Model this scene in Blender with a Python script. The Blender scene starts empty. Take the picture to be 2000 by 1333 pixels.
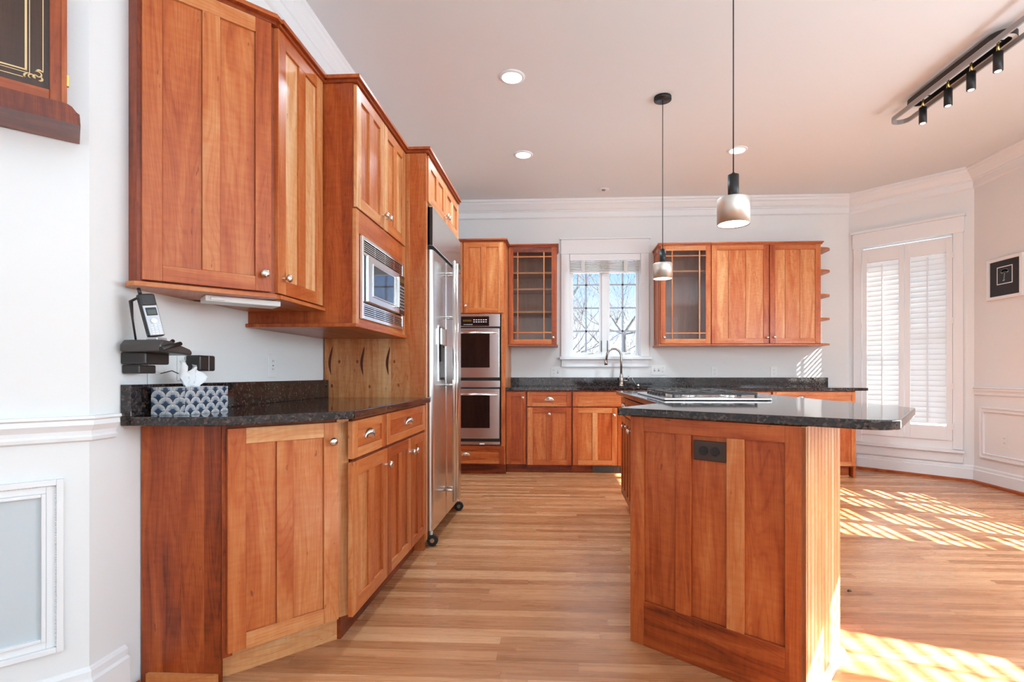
import bpy, math, random
from mathutils import Vector, Matrix
random.seed(11)
PI = math.pi
scene = bpy.context.scene
COL = scene.collection

# ------------------------------------------------------------------ camera
F_PX, PPX, PPY, CAM_H = 1007.0, 1045.0, 731.3, 1.05
cam_d = bpy.data.cameras.new('camera'); cam = bpy.data.objects.new('camera', cam_d); COL.objects.link(cam)
cam_d.sensor_width = 36.0; cam_d.lens = F_PX / 2000 * 36
cam_d.shift_x = (1000 - PPX) / 2000; cam_d.shift_y = (PPY - 666.5) / 2000
cam_d.clip_start = 0.05; cam_d.clip_end = 300
cam.location = (0, 0, CAM_H); cam.rotation_euler = (PI/2, 0, math.atan(50/1007.))
scene.camera = cam

# ------------------------------------------------------------------ colour management
scene.view_settings.view_transform = 'Standard'; scene.view_settings.look = 'None'
scene.view_settings.gamma = 1; scene.view_settings.use_curve_mapping = False
scene.view_settings.exposure = 0.50

# ------------------------------------------------------------------ sky
SKY_STRENGTH = 1.3
w = bpy.data.worlds.new('sky'); scene.world = w; w.use_nodes = True
nt = w.node_tree; nt.nodes.clear()
tc = nt.nodes.new('ShaderNodeTexCoord'); sp = nt.nodes.new('ShaderNodeSeparateXYZ')
rp = nt.nodes.new('ShaderNodeValToRGB'); bg = nt.nodes.new('ShaderNodeBackground'); wo = nt.nodes.new('ShaderNodeOutputWorld')
nt.links.new(tc.outputs['Generated'], sp.inputs[0]); nt.links.new(sp.outputs['Z'], rp.inputs[0])
nt.links.new(rp.outputs[0], bg.inputs[0]); nt.links.new(bg.outputs[0], wo.inputs[0])
e = rp.color_ramp.elements
e[0].position = 0.0; e[0].color = (0.86, 0.87, 0.89, 1)
e[1].position = 1.0; e[1].color = (0.62, 0.76, 1.0, 1)
for p, c in ((0.03, (0.80, 0.86, 0.93, 1)), (0.10, (0.50, 0.66, 0.93, 1)), (0.19, (0.27, 0.46, 0.88, 1)), (0.32, (0.62, 0.72, 0.9, 1)), (0.45, (0.95, 0.95, 0.95, 1))):
    n = e.new(p); n.color = c
bg.inputs[1].default_value = SKY_STRENGTH

# ------------------------------------------------------------------ sun
SUN_EL = math.radians(32)
sd = bpy.data.lights.new('sun', 'SUN'); sun = bpy.data.objects.new('sun', sd); COL.objects.link(sun)
sun.location = (9, 2, 6)
travel = Vector((-0.934*math.cos(SUN_EL), 0.357*math.cos(SUN_EL), -math.sin(SUN_EL)))
sun.rotation_euler = travel.to_track_quat('-Z', 'Y').to_euler()
sd.energy = 58.0; sd.angle = math.radians(0.55); sd.color = (1.0, 0.965, 0.92)
CAN_W = 68.0
# large soft fill lights added out of view
def area(name, loc, rot, sx, sy, power, col):
    d = bpy.data.lights.new(name, 'AREA'); d.shape = 'RECTANGLE'; d.size = sx; d.size_y = sy; d.energy = power; d.color = col
    o = bpy.data.objects.new(name, d); COL.objects.link(o); o.location = loc; o.rotation_euler = rot; return o
area('bounce_fill', (2.2, -1.7, 1.2), (math.radians(180), 0, 0), 3.2, 2.8, 128, (.50, .79, 1.0))  # added fill behind the camera, aimed up to brighten the ceiling
area('rear_fill', (0.9, -3.9, 1.6), (math.radians(90), 0, 0), 5.0, 2.2, 25, (.66, .87, 1.0))  # added fill at the rear wall, separate from its glazing
area('side_fill', (3.9, 1.5, 1.35), (0, math.radians(68), 0), 1.4, 2.4, 88, (.72, .88, 1.0))  # added fill standing inside the right wall, brightens the left side

# ------------------------------------------------------------------ materials
def newmat(name):
    m = bpy.data.materials.new(name); m.use_nodes = True
    t = m.node_tree; b = t.nodes.get('Principled BSDF'); return m, t, b
def flat(name, col, rough=0.5, metal=0.0, coat=0.0, spec=0.5, bump=0.0, bscale=60.0, vary=0.0, trans=0.0):
    m, t, b = newmat(name)
    b.inputs['Base Color'].default_value = (*col, 1); b.inputs['Roughness'].default_value = rough
    b.inputs['Metallic'].default_value = metal; b.inputs['Coat Weight'].default_value = coat
    b.inputs['Specular IOR Level'].default_value = spec
    if bump or vary:
        tcn = t.nodes.new('ShaderNodeTexCoord'); ns = t.nodes.new('ShaderNodeTexNoise')
        ns.inputs['Scale'].default_value = bscale; ns.inputs['Detail'].default_value = 4
        t.links.new(tcn.outputs['Object'], ns.inputs['Vector'])
        if bump:
            bp_ = t.nodes.new('ShaderNodeBump'); bp_.inputs['Strength'].default_value = bump; bp_.inputs['Distance'].default_value = 0.002
            t.links.new(ns.outputs['Fac'], bp_.inputs['Height']); t.links.new(bp_.outputs[0], b.inputs['Normal'])
        if vary:
            mx = t.nodes.new('ShaderNodeMix'); mx.data_type = 'RGBA'
            mx.inputs[6].default_value = (*[c*(1-vary) for c in col], 1); mx.inputs[7].default_value = (*[min(1, c*(1+vary)) for c in col], 1)
            t.links.new(ns.outputs['Fac'], mx.inputs[0]); t.links.new(mx.outputs[2], b.inputs['Base Color'])
    return m
def math_n(t, op, a, b=None, c=None):
    n = t.nodes.new('ShaderNodeMath'); n.operation = op
    for i, v in enumerate((a, b, c)):
        if v is None: continue
        if isinstance(v, (int, float)): n.inputs[i].default_value = v
        else: t.links.new(v, n.inputs[i])
    return n.outputs[0]
def ramp_n(t, fac, stops, interp='LINEAR'):
    r = t.nodes.new('ShaderNodeValToRGB'); r.color_ramp.interpolation = interp
    el = r.color_ramp.elements
    el[0].position = stops[0][0]; el[0].color = (*stops[0][1], 1)
    el[1].position = stops[-1][0]; el[1].color = (*stops[-1][1], 1)
    for p, c in stops[1:-1]:
        q = el.new(p); q.color = (*c, 1)
    if fac is not None: t.links.new(fac, r.inputs[0])
    return r.outputs[0]

def wood_mat(name, rough=0.34, stops=None, knots=False):
    """cherry: UVMap carries metres (u across the grain, v along it), 'tint' UV carries (tone, seed) per board"""
    m, t, b = newmat(name); N = t.nodes; L = t.links
    uv = N.new('ShaderNodeUVMap'); uv.uv_map = 'UVMap'
    tv = N.new('ShaderNodeUVMap'); tv.uv_map = 'tint'
    ts = N.new('ShaderNodeSeparateXYZ'); L.new(tv.outputs[0], ts.inputs[0])
    def stretch(sx, sy):
        mp = N.new('ShaderNodeMapping'); mp.inputs['Scale'].default_value = (sx, sy, 1); L.new(uv.outputs[0], mp.inputs[0]); return mp.outputs[0]
    # broad flame figure
    n1 = N.new('ShaderNodeTexNoise'); n1.noise_dimensions = '2D'; n1.inputs['Scale'].default_value = 1; n1.inputs['Detail'].default_value = 3; n1.inputs['Distortion'].default_value = 0.8
    L.new(stretch(14, 1.6), n1.inputs['Vector'])
    # fine fibres
    n2 = N.new('ShaderNodeTexNoise'); n2.noise_dimensions = '2D'; n2.inputs['Scale'].default_value = 1; n2.inputs['Detail'].default_value = 3
    L.new(stretch(420, 9), n2.inputs['Vector'])
    # contour lines (cathedrals)
    n3 = N.new('ShaderNodeTexNoise'); n3.noise_dimensions = '2D'; n3.inputs['Scale'].default_value = 1; n3.inputs['Detail'].default_value = 1; n3.inputs['Distortion'].default_value = 0.3
    L.new(stretch(9, 1.1), n3.inputs['Vector'])
    rings = math_n(t, 'SINE', math_n(t, 'MULTIPLY', n3.outputs['Fac'], 85))
    ringm = math_n(t, 'POWER', math_n(t, 'MULTIPLY_ADD', rings, 0.5, 0.5), 6)
    # cross curl
    n4 = N.new('ShaderNodeTexNoise'); n4.noise_dimensions = '2D'; n4.inputs['Scale'].default_value = 1; n4.inputs['Detail'].default_value = 1
    L.new(stretch(16, 60), n4.inputs['Vector'])
    fac = math_n(t, 'MULTIPLY_ADD', math_n(t, 'SUBTRACT', n1.outputs['Fac'], 0.5), 0.60, ts.outputs['X'])
    fac = math_n(t, 'MULTIPLY_ADD', math_n(t, 'SUBTRACT', n2.outputs['Fac'], 0.5), 0.22, fac)
    fac = math_n(t, 'MULTIPLY_ADD', math_n(t, 'SUBTRACT', n4.outputs['Fac'], 0.5), 0.11, fac)
    fac = math_n(t, 'MULTIPLY_ADD', ringm, -0.07, fac)
    col = ramp_n(t, fac, stops or [(0.0, (0.10, 0.013, 0.003)), (0.25, (0.33, 0.055, 0.010)), (0.45, (0.49, 0.115, 0.026)), (0.6, (0.57, 0.185, 0.055)), (0.8, (0.70, 0.33, 0.13)), (1.0, (0.82, 0.52, 0.29))])
    # pitch flecks
    vo = N.new('ShaderNodeTexNoise'); vo.noise_dimensions = '2D'; vo.inputs['Scale'].default_value = 1; vo.inputs['Detail'].default_value = 2
    L.new(stretch(60, 14), vo.inputs['Vector'])
    fl = math_n(t, 'MULTIPLY', math_n(t, 'GREATER_THAN', vo.outputs['Fac'], 0.775), 0.55)
    mx = N.new('ShaderNodeMix'); mx.data_type = 'RGBA'; L.new(fl, mx.inputs[0]); L.new(col, mx.inputs[6]); mx.inputs[7].default_value = (0.10, 0.02, 0.008, 1)
    out = mx.outputs[2]
    L.new(out, b.inputs['Base Color'])
    b.inputs['Roughness'].default_value = rough
    b.inputs['Coat Weight'].default_value = 0.10; b.inputs['Coat Roughness'].default_value = 0.15; b.inputs['Specular IOR Level'].default_value = 0.35
    return m
WOOD = wood_mat('cherry_wood')
MAHOG = wood_mat('mahogany', 0.3, [(0.0, (0.05, 0.012, 0.006)), (0.3, (0.16, 0.03, 0.01)), (0.6, (0.36, 0.075, 0.02)), (1.0, (0.58, 0.17, 0.05))])
INTERIOR = wood_mat('cabinet_interior_veneer', 0.45, [(0.0, (0.24, 0.09, 0.05)), (0.5, (0.44, 0.19, 0.11)), (1.0, (0.62, 0.34, 0.21))])

def granite():
    m, t, b = newmat('granite'); N = t.nodes; L = t.links
    c = N.new('ShaderNodeTexCoord')
    v1 = N.new('ShaderNodeTexVoronoi'); v1.inputs['Scale'].default_value = 130; L.new(c.outputs['Object'], v1.inputs['Vector'])
    n1 = N.new('ShaderNodeTexNoise'); n1.inputs['Scale'].default_value = 55; n1.inputs['Detail'].default_value = 6; n1.inputs['Roughness'].default_value = 0.7; L.new(c.outputs['Object'], n1.inputs['Vector'])
    sepc = N.new('ShaderNodeSeparateColor'); L.new(v1.outputs['Color'], sepc.inputs[0])
    f = math_n(t, 'ADD', math_n(t, 'MULTIPLY', sepc.outputs[0], 0.5), math_n(t, 'MULTIPLY', n1.outputs['Fac'], 0.6))
    col = ramp_n(t, f, [(0.25, (0.006, 0.005, 0.005)), (0.58, (0.020, 0.013, 0.012)), (0.74, (0.055, 0.034, 0.029)), (0.86, (0.12, 0.08, 0.066)), (0.98, (0.30, 0.24, 0.20))])
    L.new(col, b.inputs['Base Color']); b.inputs['Roughness'].default_value = 0.06; b.inputs['Specular IOR Level'].default_value = 0.6
    return m
GRANITE = granite()

def floor_mat():
    m, t, b = newmat('oak_strip_floor'); N = t.nodes; L = t.links
    c = N.new('ShaderNodeTexCoord'); s = N.new('ShaderNodeSeparateXYZ'); L.new(c.outputs['Object'], s.inputs[0])
    PW, PL = 0.057, 1.05
    yr = math_n(t, 'DIVIDE', s.outputs['Y'], PW); row = math_n(t, 'FLOOR', yr); yf = math_n(t, 'FRACT', yr)
    wn = N.new('ShaderNodeTexWhiteNoise'); wn.noise_dimensions = '1D'; L.new(row, wn.inputs['W'])
    xr = math_n(t, 'ADD', math_n(t, 'DIVIDE', s.outputs['X'], PL), math_n(t, 'MULTIPLY', wn.outputs['Value'], 17))
    cl = math_n(t, 'FLOOR', xr); xf = math_n(t, 'FRACT', xr)
    cb = N.new('ShaderNodeCombineXYZ'); L.new(row, cb.inputs[0]); L.new(cl, cb.inputs[1])
    w2 = N.new('ShaderNodeTexWhiteNoise'); w2.noise_dimensions = '2D'; L.new(cb.outputs[0], w2.inputs['Vector'])
    # grain coordinates, shifted per plank
    gx = math_n(t, 'ADD', math_n(t, 'MULTIPLY', s.outputs['X'], 2.2), math_n(t, 'MULTIPLY', w2.outputs['Value'], 50))
    gy = math_n(t, 'MULTIPLY', s.outputs['Y'], 48)
    gc = N.new('ShaderNodeCombineXYZ'); L.new(gx, gc.inputs[0]); L.new(gy, gc.inputs[1])
    n1 = N.new('ShaderNodeTexNoise'); n1.noise_dimensions = '2D'; n1.inputs['Scale'].default_value = 1; n1.inputs['Detail'].default_value = 4; n1.inputs['Distortion'].default_value = 0.6; L.new(gc.outputs[0], n1.inputs['Vector'])
    gc2 = N.new('ShaderNodeCombineXYZ'); L.new(math_n(t, 'MULTIPLY', gx, 5), gc2.inputs[0]); L.new(math_n(t, 'MULTIPLY', gy, 8), gc2.inputs[1])
    n2 = N.new('ShaderNodeTexNoise'); n2.noise_dimensions = '2D'; n2.inputs['Scale'].default_value = 1; n2.inputs['Detail'].default_value = 2; L.new(gc2.outputs[0], n2.inputs['Vector'])
    f = math_n(t, 'ADD', math_n(t, 'MULTIPLY', w2.outputs['Value'], 0.46), math_n(t, 'MULTIPLY', n1.outputs['Fac'], 0.42))
    f = math_n(t, 'MULTIPLY_ADD', n2.outputs['Fac'], 0.24, f)
    col = ramp_n(t, f, [(0.2, (0.27, 0.09, 0.031)), (0.42, (0.43, 0.172, 0.068)), (0.62, (0.55, 0.245, 0.108)), (0.95, (0.70, 0.38, 0.195))])
    e1 = math_n(t, 'MAXIMUM', math_n(t, 'LESS_THAN', yf, 0.022), math_n(t, 'LESS_THAN', xf, 0.0016))
    mx = N.new('ShaderNodeMix'); mx.data_type = 'RGBA'; L.new(math_n(t, 'MULTIPLY', e1, 0.5), mx.inputs[0]); L.new(col, mx.inputs[6]); mx.inputs[7].default_value = (0.16, 0.06, 0.025, 1)
    L.new(mx.outputs[2], b.inputs['Base Color'])
    L.new(math_n(t, 'MULTIPLY_ADD', n1.outputs['Fac'], 0.16, 0.20), b.inputs['Roughness'])
    bp_ = N.new('ShaderNodeBump'); bp_.inputs['Strength'].default_value = 0.25; bp_.inputs['Distance'].default_value = 0.001
    L.new(math_n(t, 'SUBTRACT', 1.0, e1), bp_.inputs['Height']); L.new(bp_.outputs[0], b.inputs['Normal'])
    return m
FLOORM = floor_mat()

def steel_mat(name, col=(0.62, 0.61, 0.60), rough=0.22, scale=(2, 2, 120)):
    m, t, b = newmat(name); N = t.nodes; L = t.links
    c = N.new('ShaderNodeTexCoord'); mp = N.new('ShaderNodeMapping'); mp.inputs['Scale'].default_value = scale
    ns = N.new('ShaderNodeTexNoise'); ns.inputs['Scale'].default_value = 1; ns.inputs['Detail'].default_value = 3
    L.new(c.outputs['Object'], mp.inputs[0]); L.new(mp.outputs[0], ns.inputs['Vector'])
    L.new(ramp_n(t, ns.outputs['Fac'], [(0.2, tuple(x*0.98 for x in col)), (0.8, tuple(min(1, x*1.02) for x in col))]), b.inputs['Base Color'])
    L.new(math_n(t, 'MULTIPLY_ADD', ns.outputs['Fac'], 0.03, rough-0.015), b.inputs['Roughness'])
    b.inputs['Metallic'].default_value = 1.0
    return m
STEEL = steel_mat('brushed_steel', (0.74, 0.73, 0.72), 0.25); STEELH = steel_mat('steel_bar', (0.75, 0.74, 0.72), 0.16)
NICKEL = steel_mat('brushed_nickel', (0.72, 0.70, 0.66), 0.26, (60, 60, 60)); CHROMEF = steel_mat('faucet_nickel', (0.45, 0.42, 0.38), 0.25, (60, 60, 60))
WALL = flat('wall_paint', (0.85, 0.85, 0.835), 0.75, bump=0.04, bscale=180)
CEIL = flat('ceiling_paint', (0.80, 0.81, 0.81), 0.85, bump=0.04, bscale=150)
TRIM = flat('white_trim_paint', (0.88, 0.88, 0.875), 0.4, bump=0.02, bscale=90)
PANELIN = flat('blue_grey_panel', (0.60, 0.65, 0.67), 0.35, vary=0.02, bscale=8)
BLACK = flat('black_metal', (0.012, 0.011, 0.011), 0.42, bump=0.03); BLACKGL = flat('black_glass', (0.008, 0.006, 0.006), 0.04, spec=0.8)
DARKPL = flat('dark_plastic', (0.022, 0.017, 0.015), 0.35, bump=0.02); IRON = flat('cast_iron', (0.03, 0.026, 0.024), 0.42, bump=0.3, bscale=300)
SILVPL = flat('silver_plastic', (0.5, 0.5, 0.52), 0.3, metal=0.5); WPLAST = flat('white_plastic', (0.86, 0.86, 0.84), 0.35, bump=0.01)
BROWNPL = flat('brown_plastic', (0.045, 0.02, 0.012), 0.3, bump=0.02); BLACKSOCK = flat('black_socket', (0.006, 0.005, 0.005), 0.4)
SOCK = flat('socket_grey', (0.25, 0.24, 0.23), 0.5); BRASS = flat('brass', (0.78, 0.52, 0.16), 0.25, metal=1.0); RUBBER = flat('rubber', (0.015, 0.015, 0.015), 0.6)
PAPER = flat('tissue_paper', (0.88, 0.88, 0.88), 0.9, bump=0.05); GREYRIB = flat('grey_ribbon', (0.34, 0.32, 0.31), 0.35, bump=0.02); LEDOFF = flat('led_strip', (0.7, 0.68, 0.66), 0.5)
SCREEN = flat('lcd', (0.10, 0.12, 0.11), 0.2); GOLD = flat('gold_line', (0.74, 0.52, 0.25), 0.45); MATB = flat('black_mat', (0.035, 0.035, 0.04), 0.8, vary=0.1)
PRINTB = flat('print_black', (0.008, 0.008, 0.01), 0.3); PALEF = flat('pale_flower', (0.5, 0.52, 0.55), 0.6); SNOW = flat('snowy_ground', (0.33, 0.43, 0.53), 0.9, vary=0.1, bscale=2)
BARK = flat('bark', (0.035, 0.028, 0.024), 0.9, bump=0.5, bscale=30); CRUMBM = flat('crumb', (0.10, 0.075, 0.03), 0.7, vary=0.3); DISPLAYM = flat('amber_display', (0.10, 0.055, 0.01), 0.2)
BLINDM = flat('blind_slat', (0.80, 0.78, 0.75), 0.5, bump=0.02); TAPEM = flat('blind_tape', (0.75, 0.72, 0.67), 0.8, bump=0.1); SINKM = steel_mat('sink_steel', (0.5, 0.5, 0.5), 0.25)
SHOE = flat('pale_shoe_moulding', (0.72, 0.62, 0.52), 0.4, vary=0.1)
def shutter_mat():
    m, t, b = newmat('shutter_slat'); N = t.nodes; L = t.links
    b.inputs['Base Color'].default_value = (0.9, 0.9, 0.89, 1); b.inputs['Roughness'].default_value = 0.4
    tr = N.new('ShaderNodeBsdfTranslucent'); tr.inputs[0].default_value = (0.95, 0.95, 0.93, 1)
    mx = N.new('ShaderNodeMixShader'); mx.inputs[0].default_value = 0.28
    o = N.get('Material Output'); L.new(b.outputs[0], mx.inputs[1]); L.new(tr.outputs[0], mx.inputs[2]); L.new(mx.outputs[0], o.inputs[0])
    return m
SLATM = shutter_mat()
def glass_mat(name, tint=(1, 1, 1), refl=1.0):
    m, t, b = newmat(name); N = t.nodes; L = t.links
    tr = N.new('ShaderNodeBsdfTransparent'); tr.inputs[0].default_value = (*tint, 1)
    gl = N.new('ShaderNodeBsdfGlossy'); gl.inputs['Roughness'].default_value = 0.0
    fr = N.new('ShaderNodeFresnel'); fr.inputs[0].default_value = 1.5
    mx = N.new('ShaderNodeMixShader'); L.new(math_n(t, 'MULTIPLY', fr.outputs[0], refl), mx.inputs[0]); L.new(tr.outputs[0], mx.inputs[1]); L.new(gl.outputs[0], mx.inputs[2])
    L.new(mx.outputs[0], N.get('Material Output').inputs[0]); return m
GLASS = glass_mat('window_glass', refl=0.8); CABGLASS = glass_mat('cabinet_glass', (0.93, 0.92, 0.9), 0.75)
def emit_mat(name, col, s):
    m, t, b = newmat(name); b.inputs['Base Color'].default_value = (*col, 1)
    b.inputs['Emission Color'].default_value = (*col, 1); b.inputs['Emission Strength'].default_value = s; return m
LAMP = emit_mat('lamp_diffuser', (1, 0.97, 0.92), 9.0); LAMPDIM = emit_mat('spot_lens', (1, 0.97, 0.92), 1.4)

# ------------------------------------------------------------------ mesh builder
class MB:
    def __init__(s): s.v = []; s.f = []; s.uv = []; s.ti = []; s.sm = []
    def face(s, idx, uv, ti, smooth=False): s.f.append(idx); s.uv.append(uv); s.ti.append(ti); s.sm.append(smooth)
    def box(s, x0, x1, y0, y1, z0, z1, g='z', t=None, M=None):
        if x0 > x1: x0, x1 = x1, x0
        if y0 > y1: y0, y1 = y1, y0
        if z0 > z1: z0, z1 = z1, z0
        t = 0.5 + random.uniform(-.1, .1) if t is None else t
        ti = (t, random.random()); ou, ov = random.uniform(0, 60), random.uniform(0, 60)
        b = len(s.v); P = [(x, y, z) for x in (x0, x1) for y in (y0, y1) for z in (z0, z1)]
        s.v += [tuple(M @ Vector(p)) for p in P] if M else P
        ax = {'x': 0, 'y': 1, 'z': 2}[g]
        for q in ((0, 1, 3, 2), (4, 6, 7, 5), (0, 4, 5, 1), (2, 3, 7, 6), (0, 2, 6, 4), (1, 5, 7, 3)):
            pts = [P[i] for i in q]
            na = [a for a in range(3) if max(p[a] for p in pts) - min(p[a] for p in pts) < 1e-9 * 0 + 1e-12]
            na = na[0] if na else 0
            rem = [a for a in range(3) if a != na]
            va = ax if ax in rem else rem[1]; ua = rem[0] if rem[1] == va else rem[1]
            s.face([b+i for i in q], [(p[ua]+ou, p[va]+ov) for p in pts], ti)
        return s
    def prism(s, pts, z0, z1, t=None, g='z', M=None, smooth=False, axis='z'):
        """polygon pts (ccw) extruded from z0 to z1; axis tells which local axis is the extrusion one"""
        t = 0.5 if t is None else t; ti = (t, random.random()); ou, ov = random.uniform(0, 60), random.uniform(0, 60)
        n = len(pts); b = len(s.v)
        def mk(p, z):
            if axis == 'z': q = (p[0], p[1], z)
            elif axis == 'y': q = (p[0], z, p[1])
            else: q = (z, p[0], p[1])
            return tuple(M @ Vector(q)) if M else q
        s.v += [mk(p, z0) for p in pts] + [mk(p, z1) for p in pts]
        s.face([b+i for i in range(n)][::-1], [(p[0]+ou, p[1]+ov) for p in pts][::-1], ti)
        s.face([b+n+i for i in range(n)], [(p[0]+ou, p[1]+ov) for p in pts], ti)
        d = 0
        for i in range(n):
            j = (i+1) % n; l = math.dist(pts[i], pts[j])
            uvs = [(d+ou, z0+ov), (d+l+ou, z0+ov), (d+l+ou, z1+ov), (d+ou, z1+ov)]
            if g != 'z' or axis != 'z': uvs = [(b_, a_) for a_, b_ in uvs]
            s.face([b+i, b+j, b+n+j, b+n+i], uvs, ti, smooth); d += l
        return s
    def lathe(s, prof, n=20, M=None, t=0.5, closed=False):
        b = len(s.v); m = len(prof)
        for k in range(n):
            a = 2*PI*k/n
            for r, z in prof:
                p = Vector((r*math.cos(a), r*math.sin(a), z)); s.v.append(tuple(M @ p) if M else tuple(p))
        for k in range(n):
            k2 = (k+1) % n
            for i in range(m-1):
                s.face([b+k*m+i, b+k2*m+i, b+k2*m+i+1, b+k*m+i+1], [(0, 0)]*4, (t, 0), True)
        return s
    def tube(s, pts, r, n=8, t=0.5, cap=True):
        pts = [Vector(p) for p in pts]; b = len(s.v); m = len(pts); prev = None
        rr = r if isinstance(r, (list, tuple)) else [r]*m
        for i, p in enumerate(pts):
            d = (pts[min(i+1, m-1)] - pts[max(i-1, 0)]).normalized()
            if prev is None:
                u = d.orthogonal().normalized()
            else:
                u = (prev - d*prev.dot(d)); u = u.normalized() if u.length > 1e-6 else d.orthogonal().normalized()
            prev = u; w_ = d.cross(u)
            for k in range(n):
                a = 2*PI*k/n; s.v.append(tuple(p + (u*math.cos(a) + w_*math.sin(a))*rr[i]))
        for i in range(m-1):
            for k in range(n):
                k2 = (k+1) % n
                s.face([b+i*n+k, b+i*n+k2, b+(i+1)*n+k2, b+(i+1)*n+k], [(0, 0)]*4, (t, 0), True)
        if cap:
            s.face([b+k for k in range(n)][::-1], [(0, 0)]*n, (t, 0)); s.face([b+(m-1)*n+k for k in range(n)], [(0, 0)]*n, (t, 0))
        return s
    def sweep(s, prof, path, t=0.5):
        """profile (offset, z) swept along a horizontal polyline with mitred corners; offset is to the left of travel"""
        P = [Vector((p[0], p[1])) for p in path]; b = len(s.v); m = len(prof); n = len(P)
        for i, p in enumerate(P):
            d0 = (P[i] - P[i-1]).normalized() if i else None; d1 = (P[i+1] - P[i]).normalized() if i < n-1 else None
            if d0 is None: d0 = d1
            if d1 is None: d1 = d0
            n0 = Vector((-d0.y, d0.x)); n1 = Vector((-d1.y, d1.x)); nn = (n0 + n1); nn = nn / max(1e-6, (1 + n0.dot(n1)))
            for o, z in prof: s.v.append((p.x + nn.x*o, p.y + nn.y*o, z))
        for i in range(n-1):
            for k in range(m):
                k2 = (k+1) % m
                s.face([b+i*m+k, b+(i+1)*m+k, b+(i+1)*m+k2, b+i*m+k2], [(0, 0), (1, 0), (1, 1), (0, 1)], (t, 0))
        s.face([b+k for k in range(m)], [(0, 0)]*m, (t, 0)); s.face([b+(n-1)*m+k for k in range(m)][::-1], [(0, 0)]*m, (t, 0))
        return s
    def build(s, name, mat, parent=None, bevel=0.0, label=None):
        me = bpy.data.meshes.new(name); me.from_pydata(s.v, [], s.f)
        u = me.uv_layers.new(name='UVMap'); tt = me.uv_layers.new(name='tint'); k = 0
        for fi, f in enumerate(s.f):
            for j in range(len(f)):
                u.data[k].uv = s.uv[fi][j]; tt.data[k].uv = s.ti[fi]; k += 1
        me.polygons.foreach_set('use_smooth', s.sm); me.materials.append(mat)
        me.update()
        o = bpy.data.objects.new(name, me); COL.objects.link(o)
        if parent: o.parent = parent
        if bevel:
            bm_ = o.modifiers.new('bevel', 'BEVEL'); bm_.width = bevel; bm_.segments = 2; bm_.limit_method = 'ANGLE'; bm_.angle_limit = math.radians(40)
        if label: o['label'] = label
        return o
def thing(name, label, cat, loc=(0, 0, 0), rz=0, group=None):
    o = bpy.data.objects.new(name, None); COL.objects.link(o); o.empty_display_size = 0.1
    o.location = loc; o.rotation_euler = (0, 0, rz); o['label'] = label; o['category'] = cat
    if group: o['group'] = group
    return o
def tag(o, label, cat, group=None):
    o['label'] = label; o['category'] = cat
    if group: o['group'] = group
    return o
def struct(o, label=None):
    o['kind'] = 'structure'
    if label: o['label'] = label
    return o
R90 = PI/2
def MT(x=0, y=0, z=0, rx=0, ry=0, rz=0):
    return Matrix.Translation((x, y, z)) @ Matrix.Rotation(rz, 4, 'Z') @ Matrix.Rotation(ry, 4, 'Y') @ Matrix.Rotation(rx, 4, 'X')

# ------------------------------------------------------------------ the room shell
CZ = 3.048; WL = -1.425; YB = 5.975; WR = 4.01
CORN = (WL, 1.492)                      # where the left wall turns outwards
BAY0, BAY1 = (3.24, 5.975), (4.008, 5.207)
YREAR = -4.2; XFAR = -2.6
floor_pts = [(XFAR, YREAR), (WR, YREAR), BAY1, BAY0, (WL, YB), CORN, (XFAR, CORN[1]-(CORN[0]-XFAR))]
struct(MB().prism(floor_pts, -0.05, 0.0).build('floor', FLOORM), 'oak strip floor')
struct(MB().prism(floor_pts, CZ, CZ+0.1).build('ceiling', CEIL), 'off-white flat ceiling')
def wall_seg(mb, A, B, z0, z1, s0, s1, th=0.15):
    """slab from distance s0 to s1 along A->B, inner face on the line, thickness to the right of travel"""
    A = Vector(A); B = Vector(B); d = (B-A).normalized(); n = Vector((d.y, -d.x))
    p = [A+d*s0, A+d*s0+n*th, A+d*s1+n*th, A+d*s1]
    mb.prism([tuple(q) for q in p], z0, z1)
def wall_with_hole(name, A, B, holes, th=0.15, mat=WALL, label=None, e0=0, e1=0):
    L = math.dist(A, B); mb = MB(); s = -e0
    for (h0, h1, z0, z1) in holes:
        wall_seg(mb, A, B, 0, CZ, s, h0, th); wall_seg(mb, A, B, 0, z0, h0, h1, th); wall_seg(mb, A, B, z1, CZ, h0, h1, th); s = h1
    wall_seg(mb, A, B, 0, CZ, s, L+e1, th)
    return struct(mb.build(name, mat), label)
# travel so that 'right of travel' is outside (room on the left = counter-clockwise)
wall_with_hole('wall_left', (WL, YB), CORN, [], label='white wall on the left')
wall_with_hole('wall_corner', CORN, floor_pts[-1], [], label='white angled wall at the left edge')
wall_with_hole('wall_back', BAY0, (WL, YB), [(BAY0[0]-0.915, BAY0[0]-0.10, 1.25, 2.44)], e0=0.05, e1=0.15, label='white back wall with window')
BW0, BW1, BWZ0, BWZ1 = 0.13, 0.93, 0.36, 2.44   # bay window opening, measured from BAY0
BL = math.dist(BAY0, BAY1)
wall_with_hole('wall_bay', BAY1, BAY0, [(BL-BW1, BL-BW0, BWZ0, BWZ1)], e0=0.05, label='white angled bay wall')
# right wall windows (along +Y from YREAR)
W2 = (2.60, 4.42, 0.46, 2.40); W3 = (-0.55, 1.14, 1.48, 2.36)
wall_with_hole('wall_right', (WR, YREAR), BAY1, [(W3[0]-YREAR, W3[1]-YREAR, W3[2], W3[3]), (W2[0]-YREAR, W2[1]-YREAR, W2[2], W2[3])], label='warm white wall on the right')
wall_with_hole('wall_far', floor_pts[-1], (XFAR, YREAR), [], label='white wall behind the corner')
wall_with_hole('wall_rear', (XFAR, YREAR), (WR, YREAR), [(3.3, 6.0, 0.8, 2.5)], label='rear wall with wide glazing')
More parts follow.
